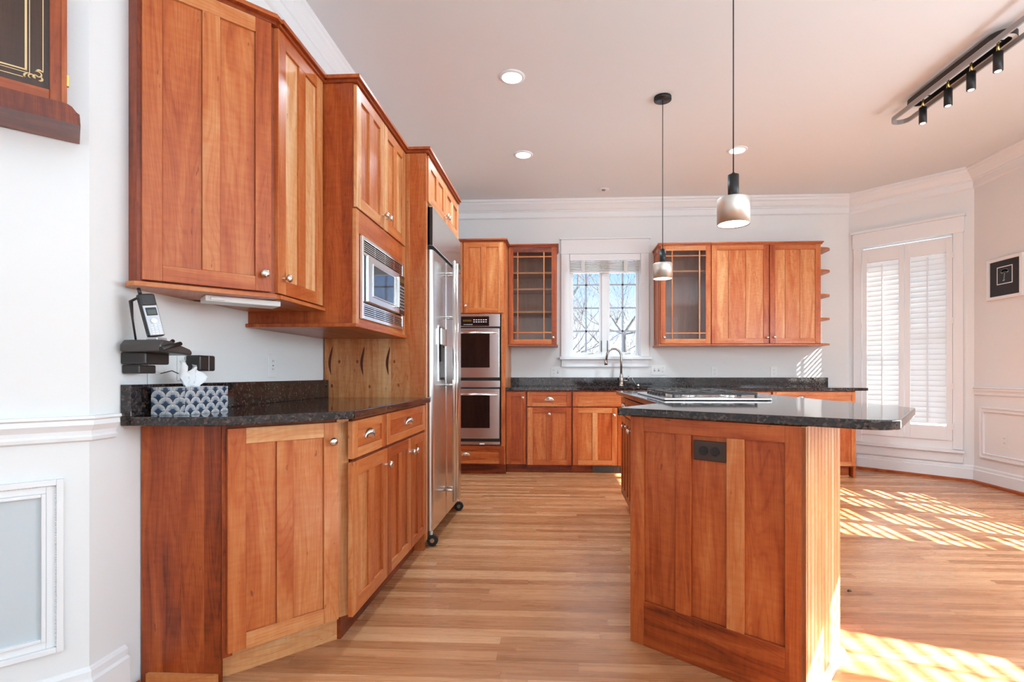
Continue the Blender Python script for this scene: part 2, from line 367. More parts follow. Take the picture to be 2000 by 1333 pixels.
# rear glazing bars
mb = MB()
for k in range(7):
    x = XFAR+3.3+2.7*k/6; mb.box(x-.02, x+.02, YREAR-.08, YREAR-.02, .8, 2.5)
for z in (.82, 1.37, 1.93, 2.48): mb.box(XFAR+3.3, XFAR+6.0, YREAR-.075, YREAR-.025, z-.02, z+.02)
struct(mb.build('window_4', TRIM), 'white glazing bars')

# mouldings -----------------------------------------------------------
# crown: profile (offset into the room, z)
def crown_prof(pr): return [(0, CZ), (pr, CZ), (pr, CZ-.022), (pr*.86, CZ-.03), (pr*.80, CZ-.045), (pr*.62, CZ-.06), (pr*.40, CZ-.095), (pr*.30, CZ-.105), (.026, CZ-.110), (.026, CZ-.118), (.018, CZ-.125), (.018, CZ-.185), (.010, CZ-.192), (0, CZ-.198)]
struct(MB().sweep(crown_prof(.115), [(WR, YREAR), BAY1, BAY0, (WL+.02, YB)]).build('trim_1', TRIM), 'white crown moulding along the back and right')
struct(MB().sweep(crown_prof(.065), [(WL, YB), CORN, floor_pts[-1]]).build('trim_2', TRIM), 'white crown moulding on the left wall')
def base_prof(h=.165, th=.018): return [(0, 0), (th, 0), (th, h-.04), (th*.55, h-.033), (th*.55, h-.012), (th*.3, h-.004), (0, h)]
struct(MB().sweep(base_prof(), [(WR, YREAR), BAY1, (3.30, 5.915)]).build('baseboard_right', TRIM), 'white baseboard')
struct(MB().sweep([(0.018, 0), (0.034, 0), (0.030, .018), (0.018, .028)], [(WR, YREAR), BAY1, (3.30, 5.915)], 0.35).build('trim_3', WOOD), 'stained shoe moulding')
struct(MB().sweep(base_prof(.165), [(WL, 1.62), CORN, floor_pts[-1]]).build('baseboard_left', TRIM), 'white baseboard')
struct(MB().sweep([(0.018, 0), (0.034, 0), (0.030, .018), (0.018, .028)], [(WL, 1.655), CORN, floor_pts[-1]], 0.35).build('trim_4', WOOD), 'stained shoe moulding')
RAIL = [(0, .925), (.028, .925), (.030, .917), (.022, .912), (.024, .898), (.012, .88), (.010, .868), (.016, .862), (.014, .852), (0, .846)]
struct(MB().sweep(RAIL, [(WL, 1.575), CORN, floor_pts[-1]]).build('trim_5', TRIM), 'white chair rail')
struct(MB().sweep(RAIL, [(WR, YREAR), (WR, 5.19)]).build('trim_6', TRIM), 'white chair rail on the right wall')
def frame_boxes(mb, x0, x1, z0, z1, w_, y0, y1):
    mb.box(x0, x0+w_, y0, y1, z0, z1); mb.box(x1-w_, x1, y0, y1, z0, z1)
    mb.box(x0+w_, x1-w_, y0, y1, z1-w_, z1, 'x'); mb.box(x0+w_, x1-w_, y0, y1, z0, z0+w_, 'x')
def panel_mould(name, loc, rz, x0, x1, z0, z1, label, fill=None, beads=False):
    r = thing(name, label, 'trim', loc, rz); del r['category']; r['kind'] = 'structure'
    m = MB(); frame_boxes(m, x0, x1, z0, z1, .016, -.022, 0); frame_boxes(m, x0+.016, x1-.016, z0+.016, z1-.016, .022, -.012, 0)
    frame_boxes(m, x0+.038, x1-.038, z0+.038, z1-.038, .010, -.018, 0)
    m.build('moulding', TRIM, r, .002)
    if fill: MB().box(x0+.048, x1-.048, -.006, 0, z0+.048, z1-.048).build('infill', fill, r)
    if beads:
        m = MB(); zz = z0+.02
        while zz < z1-.02:
            m.lathe([(0, .0028), (.0026, .0015), (.0028, 0), (.0026, -.0015), (0, -.0028)], 6, MT(x1-.0165, -.0135, zz)); zz += .0072
        xx = x1-.02
        while xx > x0+.3:
            m.lathe([(0, .0028), (.0026, .0015), (.0028, 0), (.0026, -.0015), (0, -.0028)], 6, MT(xx, -.0135, z1-.0165)); xx -= .0072
        m.build('beading', TRIM, r)
    return r
# angled wall: local x runs away from the corner
aw = math.radians(45)   # front normal (1,-1)/sqrt2
panel_mould('trim_7', (WL, 1.492, 0), aw, -1.05, -.057, .24, .743, 'white beaded wainscot panel with blue grey infill', PANELIN, True)
panel_mould('trim_8', (WR, 5.207, 0), -R90, .075, 1.10, .255, .742, 'white picture-frame wainscot panel')

# ------------------------------------------------------------------ hardware helpers
def knob(parent, x, z, y=-.02, mat=NICKEL, r=.016):
    M = MT(x, y, z, rx=R90)   # lathe axis z -> -y
    return MB().lathe([(.0075, 0), (.006, .008), (.0055, .014), (r*.75, .018), (r, .024), (r*.9, .030), (r*.5, .034), (0, .035)], 18, M).build('knob', mat, parent)
def cup_pull(parent, x, z, y=-.02, w_=.088, h=.036, d=.024):
    m = MB(); nu, nv = 18, 7; b = len(m.v)
    for i in range(nu+1):
        a = PI*i/nu; sc = 1 + .05*abs(math.sin(a*4.5))
        for j in range(nv+1):
            p = (PI/2)*j/nv
            m.v.append((x - math.cos(a)*w_/2*math.cos(p*.0)*(1-.0*j) * (1 if True else 1) * math.cos(p)**.35 if False else x - math.cos(a)*w_/2*(math.cos(p)**.6), y - d*math.sin(p)*max(.25, math.sin(a))*sc, z + h*math.sin(a)*(math.cos(p)**.6)*sc - .012))
    for i in range(nu):
        for j in range(nv):
            q = [b+i*(nv+1)+j, b+(i+1)*(nv+1)+j, b+(i+1)*(nv+1)+j+1, b+i*(nv+1)+j+1]
            m.face(q, [(0, 0)]*4, (0.5, 0), True)
    m.box(x-w_/2-.004, x+w_/2+.004, y-.003, y, z-.016, z-.009)
    return m.build('cup_pull', NICKEL, parent)
TONE = 0.5
def tn(a=None, s=.15):
    return (TONE if a is None else a) + random.uniform(-s, s)
def door(parent, x0, x1, z0, z1, mull=((None, None),), y=0.0, th=.02, st=.054, kn=None, tones=None, boards=None, name='door', rail=None, base=None):
    """shaker door: stiles, rails, centre stiles (list of x-ranges) and a recessed panel; front face at y-th"""
    m = MB(); f0 = y-th; rail = rail or st
    T = tones or {}
    m.box(x0, x0+st, f0, y, z0, z1, 'z', T.get('l', tn(base))); m.box(x1-st, x1, f0, y, z0, z1, 'z', T.get('r', tn(base)))
    m.box(x0+st, x1-st, f0, y, z1-rail, z1, 'x', T.get('t', tn(base))); m.box(x0+st, x1-st, f0, y, z0, z0+rail, 'x', T.get('b', tn(base)))
    xs = [x0+st]
    for (a, b_) in mull or ():
        if a is None: a, b_ = (x0+x1)/2-st/2, (x0+x1)/2+st/2
        m.box(a, b_, f0, y, z0+rail, z1-rail, 'z', T.get('m', tn(base))); xs += [a, b_]
    xs.append(x1-st)
    for i in range(0, len(xs), 2):
        a, b_ = xs[i], xs[i+1]
        if boards:
            cuts = [a] + [c for c in boards if a < c < b_] + [b_]
        else: cuts = [a, b_]
        for j in range(len(cuts)-1):
            g = .0015 if boards else 0
            m.box(cuts[j]+(g if j else 0), cuts[j+1]-(g if j < len(cuts)-2 else 0), f0+.009, y-.002, z0+rail, z1-rail, 'z', T.get('p%d' % (i//2+j), tn(base, .16)))
    d = m.build(name, WOOD, parent, .0016)
    if kn: knob(d, kn[0], kn[1], f0)
    return d
def drawer(parent, x0, x1, z0, z1, y=0.0, th=.02, st=.05, rl=.038, pull=True, base=None, px=None):
    m = MB(); f0 = y-th
    m.box(x0, x0+st, f0, y, z0, z1, 'z', tn(base)); m.box(x1-st, x1, f0, y, z0, z1, 'z', tn(base))
    m.box(x0+st, x1-st, f0, y, z1-rl, z1, 'x', tn(base)); m.box(x0+st, x1-st, f0, y, z0, z0+rl, 'x', tn(base))
    m.box(x0+st, x1-st, f0+.008, y-.002, z0+rl, z1-rl, 'x', tn(base))
    d = m.build('drawer', WOOD, parent, .0016)
    if pull: cup_pull(d, (x0+x1)/2 if px is None else px, (z0+z1)/2+.004, f0+.006)
    return d
def glass_door(parent, x0, x1, z0, z1, v, h, st=.052, kn=None, base=None, y=0.0, th=.02):
    m = MB(); f0 = y-th
    m.box(x0, x0+st, f0, y, z0, z1, 'z', tn(base)); m.box(x1-st, x1, f0, y, z0, z1, 'z', tn(base))
    m.box(x0+st, x1-st, f0, y, z1-.065, z1, 'x', tn(base)); m.box(x0+st, x1-st, f0, y, z0, z0+st, 'x', tn(base))
    d = m.build('door', WOOD, parent, .0016)
    MB().box(x0+st, x1-st, f0+.009, f0+.012, z0+st, z1-.065).build('glass_pane', CABGLASS, d)
    m = MB()
    for a in v: m.box(a-.006, a+.006, f0+.001, f0+.008, z0+st, z1-.065, 'z', tn(.62))
    for a in h: m.box(x0+st, x1-st, f0+.002, f0+.008, a-.006, a+.006, 'x', tn(.62))
    m.build('muntin', WOOD, d)
    if kn: knob(d, kn[0], kn[1], f0)
    return d
def body(parent, x0, x1, d, z0, z1, toe=None, tone=.38, open_front=False, name='body'):
    """carcass behind y=0; toe = height of recessed plinth"""
    m = MB()
    zb = toe if toe else z0
    if open_front:
        m.box(x0, x0+.018, .0, d, zb, z1, 'z', tone); m.box(x1-.018, x1, .0, d, zb, z1, 'z', tone)
        m.box(x0+.018, x1-.018, 0, d, zb, zb+.02, 'x', tone); m.box(x0+.018, x1-.018, 0, d, z1-.02, z1, 'x', tone)
        m.box(x0+.018, x0+.04, 0, .02, zb+.02, z1-.02, 'z', tone); m.box(x1-.04, x1-.018, 0, .02, zb+.02, z1-.02, 'z', tone)
    else:
        m.box(x0, x1, 0, d, zb, z1, 'z', tone)
    o = m.build(name, WOOD, parent, .001)
    if open_front: MB().box(x0+.018, x1-.018, d-.012, d, zb+.02, z1-.02, 'z', .5).build('back_panel', INTERIOR, parent)
    if toe: MB().box(x0, x1, .05, d, 0, toe, 'x', .16).build('toe_kick', WOOD, parent)
    return o
def cap(parent, x0, x1, d, z, ov=.022, left=True, right=True, tone=.30, name='top_moulding', h=.016):
    """square-edged cap with a small bead below, over a wall cabinet"""
    l = ov if left else 0; r = ov if right else 0
    m = MB().box(x0-l, x1+r, -.02-ov, d, z, z+h, 'x', tone)
    m.box(x0-l*.5, x1+r*.5, -.02-ov*.45, d, z-.014, z, 'x', tone-.12)
    return m.build(name, WOOD, parent, .002)
def rail_b(parent, x0, x1, d, z, ov=.012, left=True, right=True, tone=.5, h=.014):
    m = MB().box(x0-(ov if left else 0), x1+(ov if right else 0), -.02-ov, d, z-h, z, 'x', tone)
    return m.build('bottom_shelf_panel', WOOD, parent, .003)

# ================================================================== LEFT RUN
# --- corner base cabinet: end panel at Y=1.68 facing the camera, 45 degree front, straight filler
BD = [(WL+.003, 1.68), (-1.138, 1.68), (-.84, 1.978), (-.822, 2.0), (WL+.003, 2.0)]
t = thing('corner_base_cabinet', 'cherry corner base cabinet with angled door and plain end panel beside white wall', 'cabinet', (0, 0, 0))
MB().prism([(WL+.003, 1.69), (-1.142, 1.69), (-.837, 1.995), (-.837, 1.998), (WL+.003, 1.998)], .105, .881, .30).build('body', WOOD, t)
m = MB()
for x0, x1, tt in ((WL+.004, -1.345, .27), (-1.345, -1.28, .22), (-1.28, -1.20, .32), (-1.20, -1.142, .14)): m.box(x0, x1, 1.68, 1.69, .0, .881, 'z', tt)
m.build('end_panel', WOOD, t)
dg = MT(-1.138, 1.682, 0, rz=math.radians(45))      # local frame of the diagonal
mm = MB(); mm.box(-.002, .030, -.0, .012, .09, .881, 'z', .22, M=dg); mm.box(.385, .432, -.001, .012, .105, .881, 'z', .78, M=dg)
mm.build('face_frame', WOOD, t, .001)
dt = thing('tmp', '', ''); bpy.data.objects.remove(dt)
dd = door(t, .012, .385, .108, .866, mull=((.165, .220),), kn=(.357, .795), tones={'l': .44, 'r': .62, 't': .78, 'b': .70, 'p0': .52, 'p1': .60, 'm': .56}, st=.055)
dd.matrix_local = MT(-1.138, 1.682, 0, rz=math.radians(45)) @ MT(0, 0, 0)
m = MB(); m.prism([(-1.19, 1.705), (-.885, 2.0), (-1.0, 2.0), (-1.25, 1.78), (-1.25, 1.705)], 0, .105, .76, g='x')
m.build('toe_kick', WOOD, t)
m = MB().sweep([(0, 0), (.018, 0), (.014, .016), (0, .022)], [(-.885, 2.0), (-1.16, 1.735), (-1.195, 1.70)][::-1], .85)
m.build('shoe_strip', WOOD, t)
MB().box(WL+.03, -1.150, 1.668, 1.68, 0, .040, 'x', .72).build('base_strip', WOOD, t)

# --- drawer base: local x = Y
t = thing('drawer_base_cabinet', 'cherry base cabinet with two cup-pull drawers over three doors, beside fridge', 'cabinet', (-.82, 2.0, 0), R90)
body(t, 0.0, 1.022, .60, 0, .881, toe=.105, tone=.20)
Yo = 2.0
drawer(t, 1.95-Yo, 2.326-Yo, .722, .868, base=.58)
drawer(t, 2.343-Yo, 3.018-Yo, .722, .868, base=.52, px=.698)
door(t, 1.95-Yo, 2.350-Yo, .112, .708, kn=(2.325-Yo, .637), base=.55, st=.058)
door(t, 2.357-Yo, 2.728-Yo, .112, .708, kn=(2.702-Yo, .637), base=.46, st=.05)
door(t, 2.736-Yo, 3.018-Yo, .112, .708, kn=(2.762-Yo, .637), base=.44, st=.045)

# --- left countertop
ct = thing('granite_countertop', 'dark speckled granite countertop on the left cabinets, holding tissue box', 'countertop', (0, 0, 0))
top = [(WL+.002, 1.600), (-1.095, 1.600), (-.775, 1.905), (-.772, 3.024), (WL+.002, 3.024)]
MB().prism(top, .882, .912).build('slab', GRANITE, ct, .003)
MB().box(WL+.002, -1.388, 1.600, 3.024, .912, 1.016).build('backsplash', GRANITE, ct, .002)

# --- diagonal wall cabinet
t = thing('angled_wall_cabinet', 'cherry wall cabinet with one wide angled door, above the phone', 'cabinet', (-1.3702, 1.6212, 0), math.radians(45))
# local frame: x along the diagonal, y into the corner
MB().prism([(-.012, .002), (.405, .002), (.428, .030), (.19, .27), (-.030, .0475)], 1.352, 2.372, .22, M=None).build('body', WOOD, t, .001)
door(t, 0.0, .387, 1.358, 2.366, kn=(.360, 1.421), y=.0, tones={'l': .46, 'r': .40, 't': .66, 'b': .5, 'm': .60, 'p0': .46, 'p1': .47}, base=.5)
MB().prism([(-.040, -.004), (-.022, -.034), (.400, -.034), (.430, -.004), (.19, .27), (-.038, .0395)], 1.334, 1.350, .55, g='x').build('bottom_shelf_panel', WOOD, t, .002)
m = MB().prism([(-.042, -.010), (-.022, -.042), (.402, -.042), (.438, -.006), (.19, .27), (-.038, .0395)], 2.380, 2.396, .36, g='x'); m.prism([(-.03, .0), (-.016, -.022), (.400, -.022), (.43, .005), (.19, .26), (-.03, .045)], 2.366, 2.380, .16, g='x')
m.build('top_moulding', WOOD, t, .001)
# --- straight wall cabinet
t = thing('narrow_wall_cabinet', 'tall cherry wall cabinet with pale panels, left of microwave cabinet', 'cabinet', (-1.09, 1.905, 0), R90)
body(t, 0, .372, .33, 1.352, 2.372, tone=.22)
door(t, .002, .368, 1.358, 2.366, kn=(.038, 1.42), tones={'l': .50, 'r': .62, 't': .52, 'b': .48, 'm': .50, 'p0': .86, 'p1': .84})
rail_b(t, -.0, .372, .33, 1.350, left=False, right=False, tone=.52, h=.016)
cap(t, -.0, .372, .33, 2.380, left=False, right=False, tone=.34)
# --- under cabinet light
t = thing('under_cabinet_light', 'slim white under-cabinet light fixture above the tissue box', 'light fixture', (-1.262, 1.774, 1.316), math.radians(45))
MB().box(0, .250, .0, .10, -.004, .0175).build('housing', WPLAST, t, .004)
MB().box(.015, .06, -.008, .0, .0, .012).build('end_clip', WPLAST, t, .002)
# --- microwave cabinet
t = thing('microwave_cabinet', 'cherry wall cabinet housing the built-in microwave, pale doors above', 'cabinet', (-.94, 2.285, 0), R90)
MX = .735
m = MB(); m.box(0, .018, 0, .485, 1.28, 2.372, 'z', .33); m.box(MX-.018, MX, 0, .485, 1.28, 2.372, 'z', .3)
m.box(.018, MX-.018, 0, .485, 1.28, 1.298, 'x', .4); m.box(.018, MX-.018, 0, .485, 1.785, 2.372, 'x', .3); m.box(.018, MX-.018, .46, .485, 1.298, 1.785, 'x', .3)
m.build('body', WOOD, t, .001)
m = MB(); m.box(0, .035, -.018, 0, 1.28, 1.80, 'z', .66); m.box(MX-.06, MX, -.018, 0, 1.28, 1.80, 'z', .60); m.box(.035, MX-.06, -.018, 0, 1.695, 1.80, 'x', .42); m.box(.035, MX-.06, -.018, 0, 1.28, 1.305, 'x', .5)
m.box(-.0, .02, -.006, .0, 1.80, 2.37, 'z', .24)
m.build('face_frame', WOOD, t, .001)
MB().box(-.003, 0, .0, .045, 1.28, 2.37, 'z', .28).build('side_stile', WOOD, t)
door(t, .003, .366, 1.808, 2.362, kn=(.345, 1.875), tones={'l': .82, 'r': .70, 'm': .55, 'p0': .52, 'p1': .55, 't': .62, 'b': .66})
door(t, .370, MX-.003, 1.808, 2.362, kn=(.400, 1.875), tones={'l': .80, 'r': .70, 'm': .66, 'p0': .60, 'p1': .80, 't': .60, 'b': .58})
m = MB().box(-.022, MX, -.03, .485, 1.262, 1.279, 'x', .42); m.build('bottom_shelf_panel', WOOD, t, .003)
cap(t, 0, MX, .485, 2.380, right=False, tone=.36)
# --- microwave
t = thing('microwave_oven', 'stainless built-in microwave with louvred trim kit, in the cherry cabinet', 'microwave', (-.941, 2.325, 1.305), R90)
m = MB(); Wm, Hm = .615, .385
frame_boxes(m, 0, Wm, 0, Hm, .018, -.034, -.018)
m.box(.018, Wm-.018, -.030, -.018, Hm-.082, Hm-.07); m.box(.018, Wm-.018, -.030, -.018, .066, .078)
m.build('trim_frame', STEELH, t, .002)
MB().box(.019, Wm-.019, -.017, .30, .019, Hm-.019).build('inner_box', BLACK, t)
m = MB()
for k in range(5):
    for zz in (.022+k*.0095, Hm-.066+k*.0095):
        m.box(.018, Wm-.018, -.031, -.020, zz, zz+.0042)
for k in range(1, 4):
    xx = .018+(Wm-.036)*k/4; m.box(xx-.003, xx+.003, -.0315, -.020, .018, .066); m.box(xx-.003, xx+.003, -.0315, -.020, Hm-.07, Hm-.018)
m.build('vent_louvre', STEELH, t)
dr = MB().box(.030, .49, -.05, -.018, .080, Hm-.084).build('door', STEEL, t, .004)
MB().box(.090, .400, -.0515, -.049, .120, .262).build('window', BLACKGL, dr, .002)
m = MB(); frame_boxes(m, .082, .41, .112, .270, .008, -.054, -.05); m.build('window_trim', STEELH, dr, .002)
MB().box(.425, .442, -.068, -.05, .105, .275).build('handle', STEELH, dr, .004)
cp = MB().box(.494, Wm-.02, -.046, -.018, .080, Hm-.084).build('control_panel', BLACKGL, t, .002)
MB().box(.505, Wm-.03, -.047, -.0455, .26, .285).build('display', DISPLAYM, cp)
m = MB()
for r_ in range(8):
    for c_ in range(3): m.box(.508+c_*.028, .526+c_*.028, -.0475, -.0455, .105+r_*.018, .115+r_*.018)
m.build('keypad', SOCK, cp)

# --- fridge panel and cabinet over it
t = thing('refrigerator_side_panel', 'tall knotty cherry panel between the left counter and refrigerator', 'panel', (-.81, 3.028, 0), R90)
m = MB(); xs = [0.0, .085, .20, .31, .43, .52, .606]
for i in range(len(xs)-1): m.box(.0, .022, xs[i], xs[i+1], 0, 2.364, 'z', [.54, .64, .76, .66, .74, .70][i])
m.build('side_panel', WOOD, t)
m = MB().box(-.002, .03, -.012, .0, 0.06, 2.08, 'z', .66); m.box(-.002, .024, -.012, 0, 2.08, 2.364, 'z', .52); m.build('front_stile', WOOD, t, .001)
sidep = bpy.data.objects['side_panel']
for (yy, zz, hh) in ((.565, 1.13, .17), (.37, 1.13, .17), (.215, 1.13, .17)):
    L_ = []; Q_ = []
    for k in range(13):
        a = k/12; c_ = yy+.010*math.sin(a*4); L_.append((c_-.001-.008*math.sin(a*PI)**.8, zz-hh/2+hh*a)); Q_.append((c_+.001+.006*math.sin(a*PI), zz-hh/2+hh*a))
    MB().prism(L_+Q_[::-1], -.0006, 0, -.05, axis='x').build('mineral_streak', WOOD, sidep)
for (yy, zz) in ((.515, 1.125), (.405, 1.125), (.18, 1.125), (.56, .98), (.33, .975), (.155, .985)):
    MB().prism([(yy+.007*math.cos(a*PI/5), zz+.011*math.sin(a*PI/5)) for a in range(10)], -.0006, 0, .22, axis='x').build('knot', WOOD, sidep)
t = thing('over_refrigerator_cabinet', 'low two-door cherry cabinet above the stainless refrigerator', 'cabinet', (-.81, 3.028, 2.08), R90)
t_far = thing('refrigerator_end_panel', 'cherry end panel on the far side of the refrigerator', 'panel', (-.81, 3.974, 0), R90)
MB().box(0, .020, 0, .606, 0, 2.394, 'z', .35).build('board', WOOD, t_far, .001)
MB().box(-.002, .022, -.002, .0, 0, 2.40, 'z', .45).build('edge_band', WOOD, t_far)
m = MB().box(.024, .936, .0, .606, .002, .292, 'x', .4); m.build('body', WOOD, t, .001)
door(t, .026, .478, .005, .282, kn=(.455, .05), base=.68, st=.06, tones={'l': .72, 'p0': .70, 'p1': .68})
door(t, .482, .934, .005, .282, kn=(.505, .05), base=.68, st=.06)
cap(t, 0, .934, .606, .300, right=False, tone=.36)

# --- refrigerator
t = thing('refrigerator', 'tall stainless side-by-side refrigerator with dispenser and long bar handles', 'refrigerator', (-.77, 3.075, 0), R90)
FW = .895
MB().box(.004, FW-.004, .055, .60, .09, 2.07).build('body', BLACK, t, .003)
MB().box(.008, FW-.008, .06, .58, .03, .09).build('kick_grille', BLACK, t)
def rounded_slab(x0, x1, z0, z1, d, r=.02):
    pts = [(x0, d), (x1, d), (x1, r)] + [(x1-r+r*math.cos(a), r-r*math.sin(a)) for a in (PI/8, PI/4, 3*PI/8)] + [(x1-r, 0), (x0+r, 0)] + [(x0+r-r*math.sin(a), r-r*math.cos(a)) for a in (PI/8, PI/4, 3*PI/8)] + [(x0, r)]
    return MB().prism(pts[::-1] if False else pts, z0, z1, smooth=False)
fd = rounded_slab(.006, .366, .10, 1.805, .052).build('freezer_door', STEEL, t, .002)
rd = rounded_slab(.372, FW, .10, 1.805, .052).build('refrigerator_door', STEEL, t, .002)
gp = rounded_slab(.0, FW, 1.828, 2.065, .05).build('top_grille', STEEL, t, .002)
MB().box(.80, .845, -.002, .0, 1.85, 1.885).build('badge', DARKPL, gp, .001)
MB().box(.0, .004, .002, .03, 1.83, 2.06).build('grille_side', BLACK, gp)
def bar_handle(par, x, z0, z1, br):
    h = MB().tube([(x, -.065, z0), (x, -.065, z1)], .0125, 12).build('handle', STEELH, par)
    for z in br: MB().tube([(x, -.001, z), (x, -.065, z)], .008, 8).build('bracket', STEELH, h)
bar_handle(fd, .315, .205, 1.80, (.28, .98, 1.43, 1.72)); bar_handle(rd, .40, .205, 1.80, (.28, .98, 1.43, 1.72))
ds = thing('dispenser', '', ''); ds.parent = fd; del ds['label']; del ds['category']
bpy.data.objects.remove(ds)
m = MB(); frame_boxes(m, .138, .325, 1.005, 1.36, .008, -.004, .0); dsp = m.build('dispenser', STEELH, fd, .001)
MB().box(.146, .317, -.0025, .0, 1.013, 1.352).build('recess', BLACKGL, dsp)
MB().box(.160, .305, -.02, -.003, 1.235, 1.345).build('dispenser_control', STEELH, dsp, .006)
MB().box(.175, .215, -.012, -.003, 1.13, 1.235).build('paddle', DARKPL, dsp, .004)
m = MB()
for xx in (.03, FW-.05):
    cst = MB().tube([(xx, .012, .035), (xx+.022, .012, .035)], .034, 18).build('caster', RUBBER, t)
    MB().tube([(xx-.002, .012, .035), (xx+.026, .012, .035)], .014, 12).build('hub', STEELH, cst)
    MB().tube([(xx+.01, .02, .068), (xx+.01, .02, .094)], .010, 10).build('levelling_foot', WPLAST, cst)

# ================================================================== BACK RUN
# --- tall oven cabinet
t = thing('oven_cabinet', 'tall cherry oven cabinet between refrigerator and back counter', 'cabinet', (-1.40, 5.36, 0), 0)
OW = .825
m = MB(); m.box(0, .02, 0, .61, .105, 2.44, 'z', .35); m.box(OW-.02, OW, 0, .61, .105, 2.44, 'z', .68)
m.box(.02, OW-.02, 0, .61, 1.68, 2.44, 'z', .3); m.box(.02, OW-.02, 0, .61, .105, .31, 'z', .2); m.box(.02, OW-.02, .58, .61, .31, 1.68, 'z', .3)
m.box(.0, .045, -.003, .0, .105, 2.44, 'z', .3); m.box(OW-.045, OW, -.003, 0, .105, 2.44, 'z', .42)
m.build('body', WOOD, t, .001)
MB().box(0, OW, .05, .58, 0, .105, 'x', .12).build('toe_kick', WOOD, t)
drawer(t, .008, OW-.014, .116, .300, base=.32)
door(t, .010, .378, 1.690, 2.430, kn=(.35, 1.76), base=.56)
door(t, .385, OW-.018, 1.690, 2.430, kn=(.412, 1.762), tones={'l': .50, 'r': .62, 't': .54, 'b': .52, 'm': .54, 'p0': .56, 'p1': .56})
cap(t, 0, OW, .61, 2.444, tone=.36)
# --- double wall oven
t = thing('double_wall_oven', 'stainless double wall oven with black glass windows, in the tall cabinet', 'oven', (-1.352, 5.360, 0), 0)
VW = .722
MB().box(.0, VW, .003, .50, .316, 1.676).build('housing', BLACK, t)
MB().box(0, VW, -.022, .0, .316, .345).build('lower_trim', STEEL, t, .002); MB().box(0, VW, -.030, .0, .914, .982).build('middle_trim', STEEL, t, .002); fr = MB().box(0, VW, -.030, .0, 1.545, 1.676).build('upper_trim', STEEL, t, .002)
cpn = MB().box(.115, VW-.112, -.033, -.030, 1.552, 1.652).build('control_panel', BLACKGL, t, .001)
MB().box(.335, .424, -.0345, -.033, 1.597, 1.618).build('display', DISPLAYM, cpn)
m = MB()
for r_ in range(2):
    for c_ in range(6): m.box(.445+c_*.025, .460+c_*.025, -.0345, -.033, 1.590+r_*.022, 1.597+r_*.022)
m.build('keypad', WPLAST, cpn)
m = MB()
for c_ in range(6): m.box(.345+c_*.016, .354+c_*.016, -.0345, -.033, 1.564, 1.570)
m.build('mode_buttons', WPLAST, cpn)
for a_, b_ in ((1.528, 1.543), (.982, 1.012), (.898, .914), (.346, .378)): MB().box(0, VW, -.020, 0, a_, b_).build('vent_gap', BLACK, t)
for (z0, z1, wz0, wz1, hz) in ((1.014, 1.526, 1.118, 1.486, 1.478), (.380, .896, .490, .848, .840)):
    od = MB().box(.004, VW-.004, -.042, -.002, z0, z1).build('oven_door', STEEL, t, .004)
    MB().box(.105, VW-.105, -.0435, -.0415, wz0, wz1).build('window', BLACKGL, od, .001)
    h = MB().tube([(.025, -.082, hz), (VW-.025, -.082, hz)], .0105, 12).build('handle', STEELH, od)
    for hx_ in (.05, VW-.05): MB().tube([(hx_, -.043, hz), (hx_, -.082, hz)], .008, 8).build('bracket', STEELH, h)
MB().box(.51, .56, -.040, -.022, .318, .329).build('latch_clip', WPLAST, t, .002)

# --- glass-door wall cabinet, left
def glass_cab(name, label, x, X0, X1, doorx, v, h, shelves, kn, base, tone, zt=2.452, zb=1.372, lpanel=False, side_tone=None):
    r = thing(name, label, 'cabinet', (x, 5.64, 0), 0)
    body(r, X0, X1, .333, zb, zt, open_front=True, tone=tone)
    for s in shelves: MB().box(X0+.019, X1-.019, .03, .31, s-.009, s+.009, 'x', .7).build('shelf', WOOD, r)
    glass_door(r, doorx[0], doorx[1], zb+.006, zt-.006, v, h, kn=kn, base=base)
    return r
t = glass_cab('glass_wall_cabinet', 'single cherry wall cabinet with muntined glass door, left of the window', -.573, .0, .530, (.004, .526), (.105, .391), (2.333, 1.505), (2.165, 1.985, 1.735), (.492, 1.448), .36, .28)
rail_b(t, 0, .530, .333, 1.371, ov=.014, left=False, tone=.35, h=.014); cap(t, .0, .530, .333, 2.453, left=False, tone=.3, h=.016)
t = glass_cab('glass_wall_cabinet', 'cherry wall cabinet with muntined glass door, behind hanging pendant, right of window', 1.066, .0, .547, (.012, .543), (.135, .425), (2.325, 1.492), (2.168,), (.048, 1.445), .60, .5)
rail_b(t, 0, .547, .333, 1.371, ov=.014, right=False, tone=.5); cap(t, 0, .547, .333, 2.447, right=False, tone=.5, ov=.018)
m = MB(); m.box(-.004, .0, .03, .31, 1.375, 1.38, 'x', .4); m.box(-.004, .0, .03, .08, 1.38, 2.44, 'z', .4); m.box(-.004, 0, .26, .31, 1.38, 2.44, 'z', .4); m.box(-.004, 0, .08, .26, 2.38, 2.44, 'x', .4); m.box(-.004, 0, .08, .26, 1.38, 1.44, 'x', .4)
m.build('end_panel', WOOD, t)
